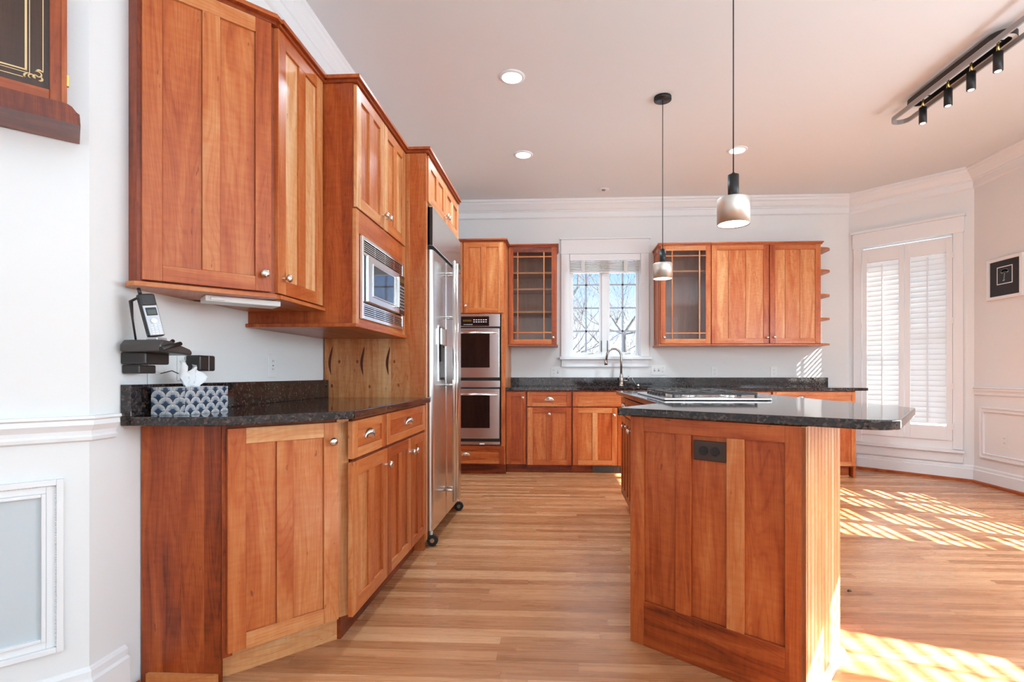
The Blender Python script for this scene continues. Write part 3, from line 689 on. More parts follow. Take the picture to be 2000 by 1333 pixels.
# --- two-door wall cabinet with rounded end shelves
t = thing('double_wall_cabinet', 'two-door cherry wall cabinet with rounded open shelves on its right end', 'cabinet', (1.614, 5.64, 0), 0)
body(t, 0, 1.152, .333, 1.372, 2.446, tone=.3)
door(t, .005, .607, 1.378, 2.438, mull=(), boards=[.183, .366], kn=(.586, 1.442), st=.056, tones={'l': .52, 'r': .36, 't': .52, 'b': .52, 'p0': .70, 'p1': .56, 'p2': .62})
door(t, .618, 1.146, 1.378, 2.438, mull=(), boards=[.778, .933], kn=(.661, 1.445), st=.056, tones={'l': .36, 'r': .48, 't': .44, 'b': .5, 'p0': .68, 'p1': .58, 'p2': .66})
rail_b(t, 0, 1.152, .333, 1.371, ov=.014, left=False, tone=.5); cap(t, 0, 1.152, .333, 2.447, left=False, tone=.5, ov=.018)
for z in (2.412, 2.172, 1.908, 1.652, 1.374):
    q = [(1.153, .333), (1.153, .06), (1.20, .06)] + [(1.20+.13*math.sin(a), .19-.13*math.cos(a)) for a in [PI/16*k for k in range(9)]] + [(1.33, .333)]
    MB().prism([(a, b_) for a, b_ in q], z-.009, z+.009, .55, g='x').build('end_shelf', WOOD, t, .002)

# --- base cabinets, back run (front at Y=5.38)
YB0 = 5.38
bgrp = 'base cabinets under the back counter'
def base_cab(name, label, x0, x1, right_end=False):
    r = thing(name, label, 'cabinet', (x0, YB0, 0), 0)
    body(r, 0, x1-x0, .59, 0, .881, toe=.105, tone=.18)
    return r
t = base_cab('narrow_base_cabinet', 'narrow cherry base cabinet with a single tall door beside the oven', -.572, -.354)
door(t, .006, .206, .110, .866, mull=(), kn=(.178, .806), st=.05, base=.42)
t = base_cab('drawer_base_cabinet', 'cherry base cabinet with one cup-pull drawer over a wide door, back wall', -.354, .119)
drawer(t, .008, .465, .714, .866, base=.48); door(t, .008, .465, .104, .702, kn=(.237, .636), base=.44, tones={'m': .36, 'p1': .50})
t = base_cab('sink_base_cabinet', 'cherry sink base cabinet below the window, half hidden by the island', .119, 1.03)
drawer(t, .008, .903, .714, .866, base=.56, pull=False)
door(t, .008, .465, .104, .702, kn=(.433, .628), tones={'l': .40, 'r': .50, 't': .58, 'b': .50, 'm': .76, 'p0': .52, 'p1': .42})
door(t, .470, .903, .104, .702, kn=(.50, .628), base=.5)
t = base_cab('double_base_cabinet', 'cherry base cabinet behind the cooktop island, right of the sink', 1.03, 2.145)
drawer(t, .008, .553, .714, .866, base=.5); drawer(t, .562, 1.107, .714, .866, base=.6, pull=False)
door(t, .008, .553, .104, .702, kn=(.52, .628), base=.5); door(t, .562, 1.107, .104, .702, kn=(.60, .628), base=.5)
t = thing('end_base_cabinet', 'cherry base cabinet at the right end of back counter, by the shuttered window', 'cabinet', (2.145, YB0, 0), 0)
body(t, 0, .825, .59, .105, .881, tone=.2)
MB().box(0, .80, .05, .55, 0, .105, 'x', .3).build('toe_kick', WOOD, t)
MB().box(.818, .838, .0, .59, 0, .881, 'z', .4).build('end_panel', WOOD, t, .001)
drawer(t, .014, .83, .742, .870, base=.70, pull=True, px=.30, st=.036)
door(t, .43, .833, .120, .735, kn=(.46, .66), base=.55, st=.044, mull=()); door(t, .014, .425, .120, .735, kn=(.39, .66), base=.55, mull=())
# --- back countertop
ct = thing('granite_countertop', 'long dark granite countertop along back wall with sink below the window', 'countertop', (0, 0, 0))
bx0, bx1, by0, by1 = -.574, 3.085, 5.337, YB-.003
sx0, sx1, sy0, sy1 = .22, .96, 5.42, 5.80
m = MB(); m.box(bx0, sx0, by0, by1, .882, .912); m.prism([(sx1, by0), (bx1, by0), (bx1, by1), (sx1, by1)], .882, .912); m.box(sx0, sx1, by0, sy0, .882, .912); m.box(sx0, sx1, sy1, by1, .882, .912)
m.build('slab', GRANITE, ct, .002)
MB().box(bx0, 3.0, YB-.03, YB-.003, .912, 1.012).build('backsplash', GRANITE, ct, .002)
m = MB(); m.box(sx0+.001, sx0+.012, sy0+.001, sy1-.001, .70, .880); m.box(sx1-.012, sx1-.001, sy0+.001, sy1-.001, .70, .88); m.box(sx0+.012, sx1-.012, sy0+.001, sy0+.012, .70, .88); m.box(sx0+.012, sx1-.012, sy1-.012, sy1-.001, .70, .88); m.box(sx0+.001, sx1-.001, sy0+.001, sy1-.001, .69, .70)
tag(m.build('undermount_sink', SINKM), 'steel undermount sink set in the back countertop below the window', 'sink')
# --- faucet
FX, FY = .683, 5.865
t = thing('kitchen_faucet', 'brushed nickel gooseneck faucet in front of the window', 'faucet', (FX, FY, .912), 0)
MB().lathe([(0, 0), (.030, 0), (.030, .008), (.024, .014), (.024, .05), (.027, .075), (.024, .10), (.017, .125), (.018, .135), (.0135, .142), (0, .142)], 20).build('base', CHROMEF, t)
arc = [(0, 0, .14), (0, 0, .30)] + [(-.082+.082*math.cos(a), -.0, .335+.09*math.sin(a)) for a in [PI*k/14 for k in range(0, 13)]] + [(-.168, 0, .30)]
MB().tube(arc, .0125, 12).build('neck', CHROMEF, t)
MB().tube([(-.168, 0, .30), (-.172, 0, .27), (-.17, 0, .24)], [.014, .019, .020], 14).build('spray_head', DARKPL if False else CHROMEF, t)
MB().tube([(.02, 0, .06), (.075, 0, .065)], .010, 10).tube([(.075, 0, .06), (.082, -.01, .12)], [.009, .006], 10).build('lever', CHROMEF, t)
tag(MB().lathe([(0, 0), (.018, 0), (.018, .012), (.012, .02), (.008, .028), (0, .03)], 14, MT(.875, 5.87, .912)).build('air_gap_cap', NICKEL), 'small nickel cap on the counter, right of the faucet', 'sink fitting')

# ================================================================== kitchen window
t = thing('window_1', 'white double casement window above the sink', 'window', (0, YB, 0), 0); del t['category']; t['kind'] = 'structure'
m = MB(); m.box(.006, .10, -.022, -.001, 1.252, 2.44); m.box(.915, 1.009, -.022, -.001, 1.252, 2.44); m.box(.004, 1.011, -.024, -.001, 2.44, 2.60); m.box(-.012, 1.028, -.045, -.001, 2.60, 2.62); m.box(.0, 1.015, -.03, -.001, 2.434, 2.446)
m.box(.012, 1.003, -.020, -.001, 1.134, 1.216)
m.build('window_frame', TRIM, t, .002)
MB().box(-.012, 1.04, -.055, .04, 1.218, 1.250).build('window_sill', TRIM, t, .004)
m = MB(); frame_boxes(m, .10, .915, 1.25, 2.44, .014, .0, .12); m.box(.478, .537, .03, .10, 1.264, 2.426)
m.build('window_jamb', TRIM, t, .001)
for (a, b_) in ((.114, .478), (.537, .901)):
    m = MB(); m.box(a, a+.032, .05, .09, 1.264, 2.42); m.box(b_-.032, b_, .05, .09, 1.264, 2.42); m.box(a+.032, b_-.032, .05, .09, 2.385, 2.42); m.box(a+.032, b_-.032, .05, .09, 1.264, 1.305)
    sash = m.build('sash', TRIM, t, .002)
    m = MB(); c = (a+b_)/2; m.box(c-.010, c+.010, .060, .076, 1.305, 2.385)
    for z in (1.55, 1.82, 2.09): m.box(a+.032, b_-.032, .060, .076, z-.010, z+.010)
    m.build('muntin', flat('grey_muntin', (0.42, 0.46, 0.52), 0.5), sash)
    MB().box(a+.032, b_-.032, .066, .069, 1.305, 2.385).build('glass_pane', GLASS, sash)
    ck = MB().box(c+.0, c+.09, .015, .05, 1.266, 1.276).tube([(c+.02, .01, 1.28), (c+.08, .005, 1.292)], .006, 8).build('crank', NICKEL, sash)
for x in (.470, .541): MB().box(x-.004, x+.004, .018, .030, 1.31, 1.44).build('sash_lock', DARKPL, t, .002)
# venetian blind, raised
t = thing('window_blind', 'raised white slatted blind with valance at the top of kitchen window', 'blind', (0, YB, 0), 0)
MB().box(.103, .912, -.028, -.005, 2.355, 2.432).build('valance', TRIM, t, .003)
for k in range(8): MB().box(.110, .905, -.02, .03, 2.240+k*.0145, 2.2475+k*.0145).build('slat', BLINDM, t)
MB().box(.110, .905, -.022, .032, 2.216, 2.232).build('bottom_rail', BLINDM, t, .003)
for x in (.260, .745):
    MB().box(x-.018, x+.018, -.034, -.030, 2.222, 2.358).box(x-.024, x-.005, -.037, -.034, 2.24, 2.35).build('ladder_tape', TAPEM, t, .001)
MB().tube([(.84, -.018, 2.22), (.832, -.030, 1.6), (.825, -.055, 1.27), (.80, -.075, 1.10), (.815, -.085, .99), (.86, -.09, .925)], .0016, 6).build('pull_cord', WPLAST, t)

# ================================================================== outlets
def outlet(label, loc, rz, kinds, w_=.072, h=.118, horiz=False, mats=(WPLAST, SOCK), group=None):
    r = thing('wall_outlet', label, 'outlet', loc, rz, group); n = len(kinds); W_ = w_+(n-1)*.046
    if horiz: MB().box(-h/2, h/2, -.006, 0, -w_/2, w_/2).build('cover_plate', mats[0], r, .002)
    else: MB().box(-W_/2, W_/2, -.006, 0, -h/2, h/2).build('cover_plate', mats[0], r, .002)
    for i, k in enumerate(kinds):
        cx = (i-(n-1)/2)*.046
        if k == 'd':
            for s in (-1, 1):
                px, pz = (s*.021, 0) if horiz else (cx, s*.021)
                sk = MB().tube([(px, -.005, pz), (px, -.009, pz)], .0165, 16).build('socket', mats[0] if mats[0] is WPLAST else BLACKSOCK, r)
                mm_ = MB()
                for sx in (-.006, .006):
                    if horiz: mm_.box(px-.005, px+.005, -.0096, -.0085, pz+sx-.001, pz+sx+.001)
                    else: mm_.box(px+sx-.0013, px+sx+.0013, -.0096, -.0085, pz-.001, pz+.009)
                mm_.box(px-.002, px+.002, -.0096, -.0085, pz-.010, pz-.006)
                mm_.build('slot', mats[1], sk)
        elif k == 's':
            MB().box(cx-.005, cx+.005, -.016, -.005, -.004, .012).build('toggle', mats[0] if True else SOCK, r, .001)
            MB().box(cx-.007, cx+.007, -.0066, -.0055, -.015, .015).build('slot', mats[1], r)
        elif k == 'g':
            q = MB().box(cx-.017, cx+.017, -.009, -.005, -.034, .034).build('socket', WPLAST, r, .002)
            mm_ = MB()
            for z in (.02, -.02):
                for sx in (-.006, .006): mm_.box(cx+sx-.0013, cx+sx+.0013, -.0096, -.0085, z-.002, z+.007)
            mm_.box(cx-.006, cx+.006, -.0096, -.0085, -.003, .003); mm_.build('slot', SOCK, q)
        elif k == 'j':
            MB().box(cx-.007, cx+.007, -.010, -.005, -.007, .007).build('jack', WPLAST, r, .001)
    return r
outlet('white double plate with outlet and switch, left of the window above counter', (-.056, YB, 1.074), 0, ['d', 's'])
outlet('white triple plate of two switches and an outlet, right of the faucet', (1.121, YB, 1.098), 0, ['s', 's', 'd'])
outlet('white outlet on back wall below the meeting of glass and two-door cabinets', (1.752, YB, 1.075), 0, ['d'])
outlet('white outlet on back wall nearest the striped patch of sunlight', (2.414, YB, 1.075), 0, ['d'])
outlet('white outlet on left wall above counter, beside knotty panel', (WL, 2.475, 1.092), R90, ['g'])
outlet('white outlet in the panel moulding of right wall', (WR, 4.86, .445), -R90, ['d'])
outlet('white phone jack plate on left wall under the wall phone', (WL, 1.745, 1.055), R90, ['j'])
outlet('white outlet plate on left wall holding the black adaptor', (WL, 1.905, 1.085), R90, ['d', 'd'])

# ================================================================== bay window with shutters
BD_ = (Vector(BAY1)-Vector(BAY0)).normalized(); bay_rz = math.atan2(BD_.y, BD_.x)   # local x away from BAY0, front normal (-y) into room
def louvre_panel(parent, x0, x1, z0, z1, phi, pitch=.0535, width=.063, st=.048, y=-.02, th=.028, mids=(), phis=None, rod=True, top=.09, bot=.11):
    """phi: tilt of the slats from horizontal, outer edge up. y axis +: outside"""
    m = MB(); m.box(x0, x0+st, y-th/2, y+th/2, z0, z1); m.box(x1-st, x1, y-th/2, y+th/2, z0, z1)
    m.box(x0+st, x1-st, y-th/2, y+th/2, z1-top, z1, 'x'); m.box(x0+st, x1-st, y-th/2, y+th/2, z0, z0+bot, 'x')
    for c in mids: m.box(x0+st, x1-st, y-th/2, y+th/2, c-.035, c+.035, 'x')
    p = m.build('shutter_panel', TRIM, parent, .002)
    z = z1-top-pitch*.5; i = 0
    while z > z0+bot+.004:
        if not any(abs(z-c) < .035+.02 for c in mids):
            a = math.radians(phis(z) if phis else phi)
            pts = [(-width/2, 0), (-width*.3, -.0045), (0, -.0055), (width*.3, -.0045), (width/2, 0), (width*.3, .0045), (0, .0055), (-width*.3, .0045)]
            M = MT((x0+x1)/2, y, z) @ Matrix.Rotation(a, 4, 'X')
            # profile in local (y,z), extruded along x
            MB().prism(pts, -(x1-x0)/2+st+.002, (x1-x0)/2-st-.002, axis='x', M=M).build('louvre', SLATM, p)
        z -= pitch; i += 1
    if rod: MB().box((x0+x1)/2-.006, (x0+x1)/2+.006, y-width*.42-.010, y-width*.42+.002, z0+bot+.03, z1-top-.03).build('tilt_rod', TRIM, p)
    return p
t = thing('window_2', 'tall white bay window with plantation shutters', 'window', (BAY0[0], BAY0[1], 0), bay_rz); del t['category']; t['kind'] = 'structure'
m = MB(); m.box(.055, .135, -.024, -.001, .305, 2.445); m.box(.925, 1.005, -.024, -.001, .305, 2.445); m.box(.045, 1.012, -.028, -.001, 2.445, 2.60); m.box(.03, 1.026, -.05, -.001, 2.60, 2.622)
m.box(.055, 1.005, -.02, -.001, .175, .268)
m.build('window_frame', TRIM, t, .002)
MB().box(.04, 1.02, -.05, .05, .272, .300).build('window_sill', TRIM, t, .004)
m = MB(); m.box(BW0, BW0+.012, 0, .13, BWZ0, BWZ1); m.box(BW1-.012, BW1, 0, .13, BWZ0, BWZ1); m.box(BW0, BW1, 0, .13, BWZ1-.012, BWZ1); m.box(BW0, BW1, 0, .13, BWZ0, BWZ0+.012); m.box(BW0, BW1, -.022, -.001, .301, BWZ0+.03)
m.build('window_jamb', TRIM, t)
m = MB(); frame_boxes(m, BW0+.012, BW1-.012, BWZ0+.012, BWZ1-.012, .045, .08, .12); m.box(BW0+.05, BW1-.05, .08, .12, 1.38, 1.43)
m.build('sash', TRIM, t)
MB().box(BW0+.055, BW1-.055, .098, .101, BWZ0+.055, BWZ1-.055).build('glass_pane', GLASS, t)
ph = lambda z: 30 if z > 2.16 else 57
louvre_panel(t, .141, .527, .39, 2.415, 57, phis=lambda z: 80 if z > 2.11 else 70, top=.15, bot=.14)
louvre_panel(t, .531, .924, .39, 2.415, 57, phis=lambda z: 80 if z > 2.11 else 70, top=.15, bot=.14)
for z in (2.2, 1.55, .9, .5):
    for x in (.131, .920): MB().box(x, x+.014, -.042, -.034, z, z+.06).build('hinge', WPLAST, t)

# right wall windows (out of the frame but they shape the sun)
def side_window(name, W_, npan, phi, mids, label, pitch=.0535, width=.063, top=.08, bot=.08):
    r = thing(name, label, 'window', (WR, W_[1], 0), -R90); del r['category']; r['kind'] = 'structure'
    L_ = W_[1]-W_[0]; m_ = MB()
    m_.box(-.09, 0, -.024, -.001, W_[2]-.02, W_[3]); m_.box(L_, L_+.09, -.024, -.001, W_[2]-.02, W_[3]); m_.box(-.10, L_+.10, -.028, -.001, W_[3], W_[3]+.15)
    m_.build('window_frame', TRIM, r, .002)
    MB().box(-.11, L_+.11, -.05, .05, W_[2]-.03, W_[2]-.002).build('window_sill', TRIM, r, .003)
    m_ = MB(); frame_boxes(m_, 0, L_, W_[2], W_[3], .03, .07, .11); 
    if npan == 4: m_.box(L_/2-.05, L_/2+.05, -.0, .11, W_[2], W_[3])
    m_.build('sash', TRIM, r)
    MB().box(.03, L_-.03, .088, .091, W_[2]+.03, W_[3]-.03).build('glass_pane', GLASS, r)
    xs = [0, L_]
    if npan == 4: xs = [0, .455, .910-.0, 1.365, L_]
    else: xs = [L_*k/npan for k in range(npan+1)]
    for k in range(npan): louvre_panel(r, xs[k]+.003, xs[k+1]-.003, W_[2]+.004, W_[3]-.004, phi, pitch=pitch, width=width, mids=mids, top=top, bot=bot)
    return r
side_window('window_3', W2, 4, 57, (1.14,), 'white shuttered double window on right wall', bot=.085)
side_window('window_5', W3, 4, 53, (), 'white high shuttered window on right wall', pitch=.062, top=.07, bot=.07)

# ================================================================== picture on right wall
t = thing('framed_picture', 'white framed picture of a pale flower on black mat, right wall', 'picture', (WR, 5.036, 0), -R90)
m = MB(); frame_boxes(m, 0, .375, 1.733, 2.108, .028, -.028, -.001); m.build('frame', TRIM, t, .003)
MB().box(.028, .347, -.014, -.001, 1.761, 2.080).build('mat', MATB, t)
m = MB(); frame_boxes(m, .105, .268, 1.865, 2.025, .007, -.016, -.014); m.build('inner_border', WPLAST, t)
pr = MB().box(.112, .261, -.0155, -.0141, 1.872, 2.018).build('print', PRINTB, t)
m = MB()
for k in range(9):
    a = PI*(k/8); cx, cz = .187+.026*math.cos(a), 1.975+.016*math.sin(a)
    m.prism([(cx+.014*math.cos(q*PI/5), cz+.012*math.sin(q*PI/5)) for q in range(10)], -.0163, -.0156, axis='y')
m.prism([(.186, 1.965), (.190, 1.965), (.182, 1.90), (.178, 1.90)], -.0163, -.0156, axis='y')
m.prism([(cx_, cz_) for cx_, cz_ in ((.165, 1.898), (.172, 1.892), (.184, 1.895), (.196, 1.906), (.186, 1.900), (.176, 1.901))], -.0163, -.0156, axis='y')
m.build('flower_image', PALEF, pr)

# ================================================================== wall-hung glazed cabinet at left edge
o13 = .13; hx, hy = WL+o13*.7071, 1.492-o13*.7071
t = thing('curio_cabinet', 'dark mahogany wall cabinet with gilt-lined glass door, top left corner', 'cabinet', (hx, hy, 0), aw)
# local x negative = away from the corner
m = MB(); m.box(-.83, -.050, .012, .125, 1.79, 2.65, 'z', .45); m.build('body', MAHOG, t)
m = MB(); f0 = -.012
m.box(-.085, -.050, f0, .012, 1.79, 2.64, 'z', .62); m.box(-.83, -.795, f0, .012, 1.79, 2.64, 'z', .6); m.box(-.795, -.085, f0, .012, 1.79, 1.823, 'x', .58); m.box(-.795, -.085, f0, .012, 2.60, 2.64, 'x', .6)
m.box(-.062, -.050, f0-.004, f0, 1.79, 2.64, 'z', .72); m.box(-.83, -.062, f0-.004, f0, 1.785, 1.793, 'x', .6)
dcur = m.build('door', MAHOG, t, .002)
MB().box(-.795, -.085, -.004, .0, 1.823, 2.60, 'z', .12).build('glass_panel', wood_mat('brown_tinted_glass', .25, [(0, (.05, .025, .016)), (.5, (.10, .045, .026)), (1, (.19, .08, .045))]), dcur)
m = MB()
def gline(x0, z0, x1, z1, w_=.0012): m.box(min(x0, x1)-w_, max(x0, x1)+w_, -.0052, -.0042, min(z0, z1)-w_, max(z0, z1)+w_)
gline(-.098, 1.868, -.098, 2.57, .0009); gline(-.79, 1.841, -.137, 1.841, .0009)
gline(-.131, 1.862, -.131, 2.55, .0022); gline(-.79, 1.862, -.131, 1.862, .0018); gline(-.124, 1.855, -.124, 2.56, .0008); gline(-.79, 1.855, -.124, 1.855, .0008)
def curl(cx, cz, r, a0, a1, w_=.0014):
    pts = [(cx+(r*(1-.45*k/10))*math.cos(a0+(a1-a0)*k/10), -.0048, cz+(r*(1-.45*k/10))*math.sin(a0+(a1-a0)*k/10)) for k in range(11)]
    m.tube(pts, [w_*(.6+.8*math.sin(PI*k/10)) for k in range(11)], 5)
curl(-.108, 1.857, .009, 2.2, -2.8); curl(-.121, 1.847, .008, -.4, 4.4); curl(-.113, 1.849, .006, .5, 5); curl(-.106, 1.863, .008, .4, 2.9, .002); curl(-.128, 1.844, .009, 1.6, 3.6, .002); curl(-.105, 1.846, .007, 1.4, -1.9, .002)
m.build('gilt_scrollwork', GOLD, dcur)
MB().box(-.0505, -.046, f0-.002, f0+.01, 1.845, 1.875).build('hinge', BRASS, dcur)
m = MB().prism([(-.85, 1.79), (-.050, 1.79), (-.040, 1.785), (-.030, 1.772), (-.024, 1.768), (-.022, 1.738), (-.86, 1.738)], -.03, .125, .30, axis='y', g='x')
m.build('base_moulding', MAHOG, t)

# ================================================================== phone
t = thing('cordless_phone_base', 'dark cordless phone charging base mounted on left wall above counter', 'telephone', (WL, 1.665, 1.06), R90)
# local x=Y along the wall, y negative=into the room
MB().box(-.065, .040, -.085, -.001, .022, .062).build('wall_bracket', DARKPL, t, .005)
MB().box(-.06, .012, -.06, -.001, -.008, .020).build('bracket_foot', DARKPL, t, .004)
m = MB().prism([(-.085, .062), (.060, .054), (.064, .066), (.052, .076), (-.03, .098), (-.070, .102), (-.084, .085)], -.15, -.015, axis='y'); m.build('base_body', flat('graphite_plastic', (.055, .048, .044), .3), t, .006)
MB().tube([(.008+.022*math.cos(a), -.095+.03*math.sin(a), .0905-.0065*math.cos(a)) for a in [2*PI*k/16 for k in range(17)]], .0035, 6).build('speaker_ring', BLACK, t)
MB().tube([(-.085, -.155, .070), (-.005, -.158, .092)], [.008, .007], 8).build('folded_aerial', DARKPL, t)
MB().tube([(.045, -.06, .078), (.088, -.06, .108)], [.006, .007], 8).build('aerial', DARKPL, t)
MB().box(-.066, -.020, -.125, -.088, .0995, .110).build('cradle', SILVPL, t, .004)
MB().tube([(-.060, -.05, .098), (-.068, -.045, .17), (-.074, -.045, .225), (-.082, -.07, .232)], [.003, .003, .006, .004], 8).build('belt_hook', DARKPL, t)
t = thing('cordless_handset', 'silver and black cordless handset standing upright in the phone base', 'telephone', (-1.318, 1.620, 1.1735), math.radians(58))
t.scale = (1, 1, .93)
tilt = Matrix.Rotation(math.radians(-10), 4, 'Y') @ Matrix.Rotation(math.radians(-6), 4, 'X')
def hb(x0, x1, y0, y1, z0, z1, name, mat, par, bev=.002):
    return MB().box(x0, x1, y0, y1, z0, z1, M=tilt).build(name, mat, par, bev)
hb(-.023, .023, -.010, .016, -.001, .150, 'handset_body', DARKPL, t, .006)
hb(-.020, .020, -.013, -.009, .003, .108, 'face_plate', SILVPL, t, .003)
hb(-.019, .019, -.014, -.010, .110, .146, 'earpiece', DARKPL, t, .004)
hb(-.015, .015, -.0148, -.012, .072, .100, 'screen_bezel', DARKPL, t, .001); hb(-.012, .012, -.0156, -.014, .076, .092, 'screen', SCREEN, t, .0005)
m = MB()
for r_ in range(5):
    for c_ in range(3): m.box(-.014+c_*.0105, -.0065+c_*.0105, -.0146, -.0125, .006+r_*.0075, .010+r_*.0075, M=tilt)
m.build('keypad', WPLAST, t, .0005)
MB().tube([tilt @ Vector(p) for p in ((0, -.0135, .053), (0, -.016, .053))], .009, 14).build('navigation_ring', STEELH, t)
MB().tube([tilt @ Vector(p) for p in ((-.012, .004, .148), (-.012, .006, .172))], .0055, 8).build('stub_aerial', DARKPL, t)
t = thing('power_adaptor', 'black square plug-in power adaptor on the left wall outlet', 'adaptor', (WL+.0098, 1.925, 1.092), R90)
MB().box(-.045, .045, -.055, 0, -.030, .030).build('housing', DARKPL, t, .006); MB().box(.004, .008, -.0558, -.0545, -.028, .028).build('seam', SILVPL, t)
tag(MB().tube([(WL+.02, 1.745, 1.052), (WL+.05, 1.76, 1.062), (WL+.06, 1.80, 1.045), (WL+.05, 1.86, 1.02), (WL+.035, 1.90, 1.02), (WL+.035, 1.915, 1.058)], .0018, 6).build('phone_cord', DARKPL), 'thin dark cord running from phone to the black adaptor', 'cord')

# ================================================================== tissue box (fan pattern computed per mesh cell)
def fan(u, v):
    """overlapping art-deco scales, cell size 1: returns rgb"""
    for r_ in (-1, 0, 1, 2):
        row = math.floor(v*2) - 1 + r_ - 0
        off = 0.5 if row % 2 else 0.0
        cz = row*0.5; k = round(u-off); cx = k+off
        dx, dz = u-cx, v-cz; d = math.hypot(dx, dz*1.0)
        if d < .52 and dz > -.001 - 0:
            a = math.atan2(dx, dz)
            if d > .50: return (.02, .03, .05)
            if d < .17: return (.01, .05, .12)
            if abs(((a/PI*26) % 1)-.5) > .30: return (.02, .05, .09) if d < .40 else (.03, .04, .06)
            f = min(1, max(0, (d-.17)/.25)); return (.30+.55*f, .36+.49*f, .42+.43*f)
    return (.02, .03, .05)
def pattern_mat():
    m_, t_, b_ = newmat('fan_pattern_card'); a_ = t_.nodes.new('ShaderNodeVertexColor'); a_.layer_name = 'print'
    t_.links.new(a_.outputs[0], b_.inputs['Base Color']); b_.inputs['Roughness'].default_value = .4; return m_
def grid_face(O, U, V, lu, lv, n_per_m=900):
    nu, nv = int(lu*n_per_m), int(lv*n_per_m); vs = []; fs = []; cols = []
    O, U, V = Vector(O), Vector(U), Vector(V)
    for i in range(nu+1):
        for j in range(nv+1): vs.append(tuple(O+U*(lu*i/nu)+V*(lv*j/nv)))
    for i in range(nu):
        for j in range(nv):
            fs.append((i*(nv+1)+j, (i+1)*(nv+1)+j, (i+1)*(nv+1)+j+1, i*(nv+1)+j+1)); cols.append(fan((i+.5)/nu*lu/.0505, (j+.5)/nv*lv/.0505*1.08+.2))
    return vs, fs, cols
t = thing('tissue_box', 'blue and white fan-patterned tissue box on the left countertop', 'tissue box', (-1.371, 1.662, .9125), 0)
bw, bl, bh = .118, .222, .093
V_, F_, C_ = [], [], []
for args in (((0, 0, 0), (1, 0, 0), (0, 0, 1), bw, bh), ((bw, 0, 0), (0, 1, 0), (0, 0, 1), bl, bh), ((0, bl, 0), (0, -1, 0), (0, 0, 1), bl, bh), ((bw, bl, 0), (-1, 0, 0), (0, 0, 1), bw, bh)):
    v_, f_, c_ = grid_face(*args); o_ = len(V_); V_ += v_; F_ += [tuple(i+o_ for i in q) for q in f_]; C_ += c_
o_ = len(V_); V_ += [(0, 0, bh), (bw, 0, bh), (bw, bl, bh), (0, bl, bh), (0, 0, 0), (0, bl, 0), (bw, bl, 0), (bw, 0, 0)]; F_ += [(o_, o_+1, o_+2, o_+3), (o_+4, o_+5, o_+6, o_+7)]; C_ += [(.75, .78, .8), (.7, .7, .7)]
me = bpy.data.meshes.new('box'); me.from_pydata(V_, [], F_); ca = me.color_attributes.new('print', 'FLOAT_COLOR', 'CORNER')
k = 0
for fi, f in enumerate(F_):
    for j in range(len(f)): ca.data[k].color = (*C_[fi], 1); k += 1
me.materials.append(pattern_mat()); ob = bpy.data.objects.new('box', me); COL.objects.link(ob); ob.parent = t
# tissue sheet: crumpled fan
n_ = 22; m = MB(); rng = random.Random(4)
for i in range(n_+1):
    for j in range(9):
        a = -1 + 2*i/n_; h_ = j/8
        x = bw/2 + .012*math.sin(a*9+h_*3)*(.3+h_) + .006*math.sin(i*2.1+j*1.3)
        y = bl/2-.005 + a*(.028+.045*h_) + .02*h_
        z = bh - .002 + h_*(.062+.018*math.sin(a*5.0+1.2)-.02*a) + .004*math.sin(i*1.7)*h_
        m.v.append((x, y, z))
for i in range(n_):
    for j in range(8): m.face([i*9+j, (i+1)*9+j, (i+1)*9+j+1, i*9+j+1], [(0, 0)]*4, (.5, 0), True)
ts = m.build('tissue', PAPER, t); so = ts.modifiers.new('thick', 'SOLIDIFY'); so.thickness = .0008

# ================================================================== ISLAND
IA = Vector((.274, 2.049)); IB = Vector((.766, 1.649)); idir = (IB-IA).normalized(); iang = math.atan2(idir.y, idir.x)
ip = Vector((-idir.y, idir.x))       # pointing away from camera
t = thing('kitchen_island', 'cherry kitchen island with red-brown end panel, sunlit beadboard side and doors', 'island', (0, 0, 0))
HI = .886
def lc(x, y): q = IA + idir*x + ip*y; return (q.x, q.y)
EW = .634; ED = .47
ML = Matrix.Translation((IA.x, IA.y, 0)) @ Matrix.Rotation(iang, 4, 'Z')
MB().prism([lc(.0, .022), lc(EW-.014, .022), lc(EW-.014, ED), (.99, 2.62), (.50, 2.62), (.50, 2.34), lc(.0, .10)], .0, HI, .25).build('near_body', WOOD, t)
MB().box(.50, 1.10, 2.625, 4.13, .105, HI, 'z', .25).build('far_body', WOOD, t, .001)
MB().box(.56, 1.08, 2.64, 4.10, 0, .105, 'x', .1).build('toe_kick', WOOD, t)
# end panel: thick frame (front at local y=0)
m = MB()
m.box(0, .060, 0, .022, 0, HI-.001, 'z', .42, M=ML); m.box(.571, EW, 0, .022, 0, HI-.001, 'z', .34, M=ML)
m.box(.060, .571, 0, .022, .829, HI-.001, 'x', .40, M=ML); m.box(.060, .571, 0, .022, 0, .172, 'x', .24, M=ML)
m.box(.192, .252, 0, .022, .172, .829, 'z', .37, M=ML); m.box(.382, .442, 0, .022, .172, .829, 'z', .62, M=ML)
m.box(.060, .192, .009, .021, .172, .829, 'z', .38, M=ML); m.box(.252, .382, .009, .021, .172, .829, 'z', .39, M=ML); m.box(.442, .571, .009, .021, .172, .829, 'z', .34, M=ML)
m.build('end_panel', WOOD, t, .0015)
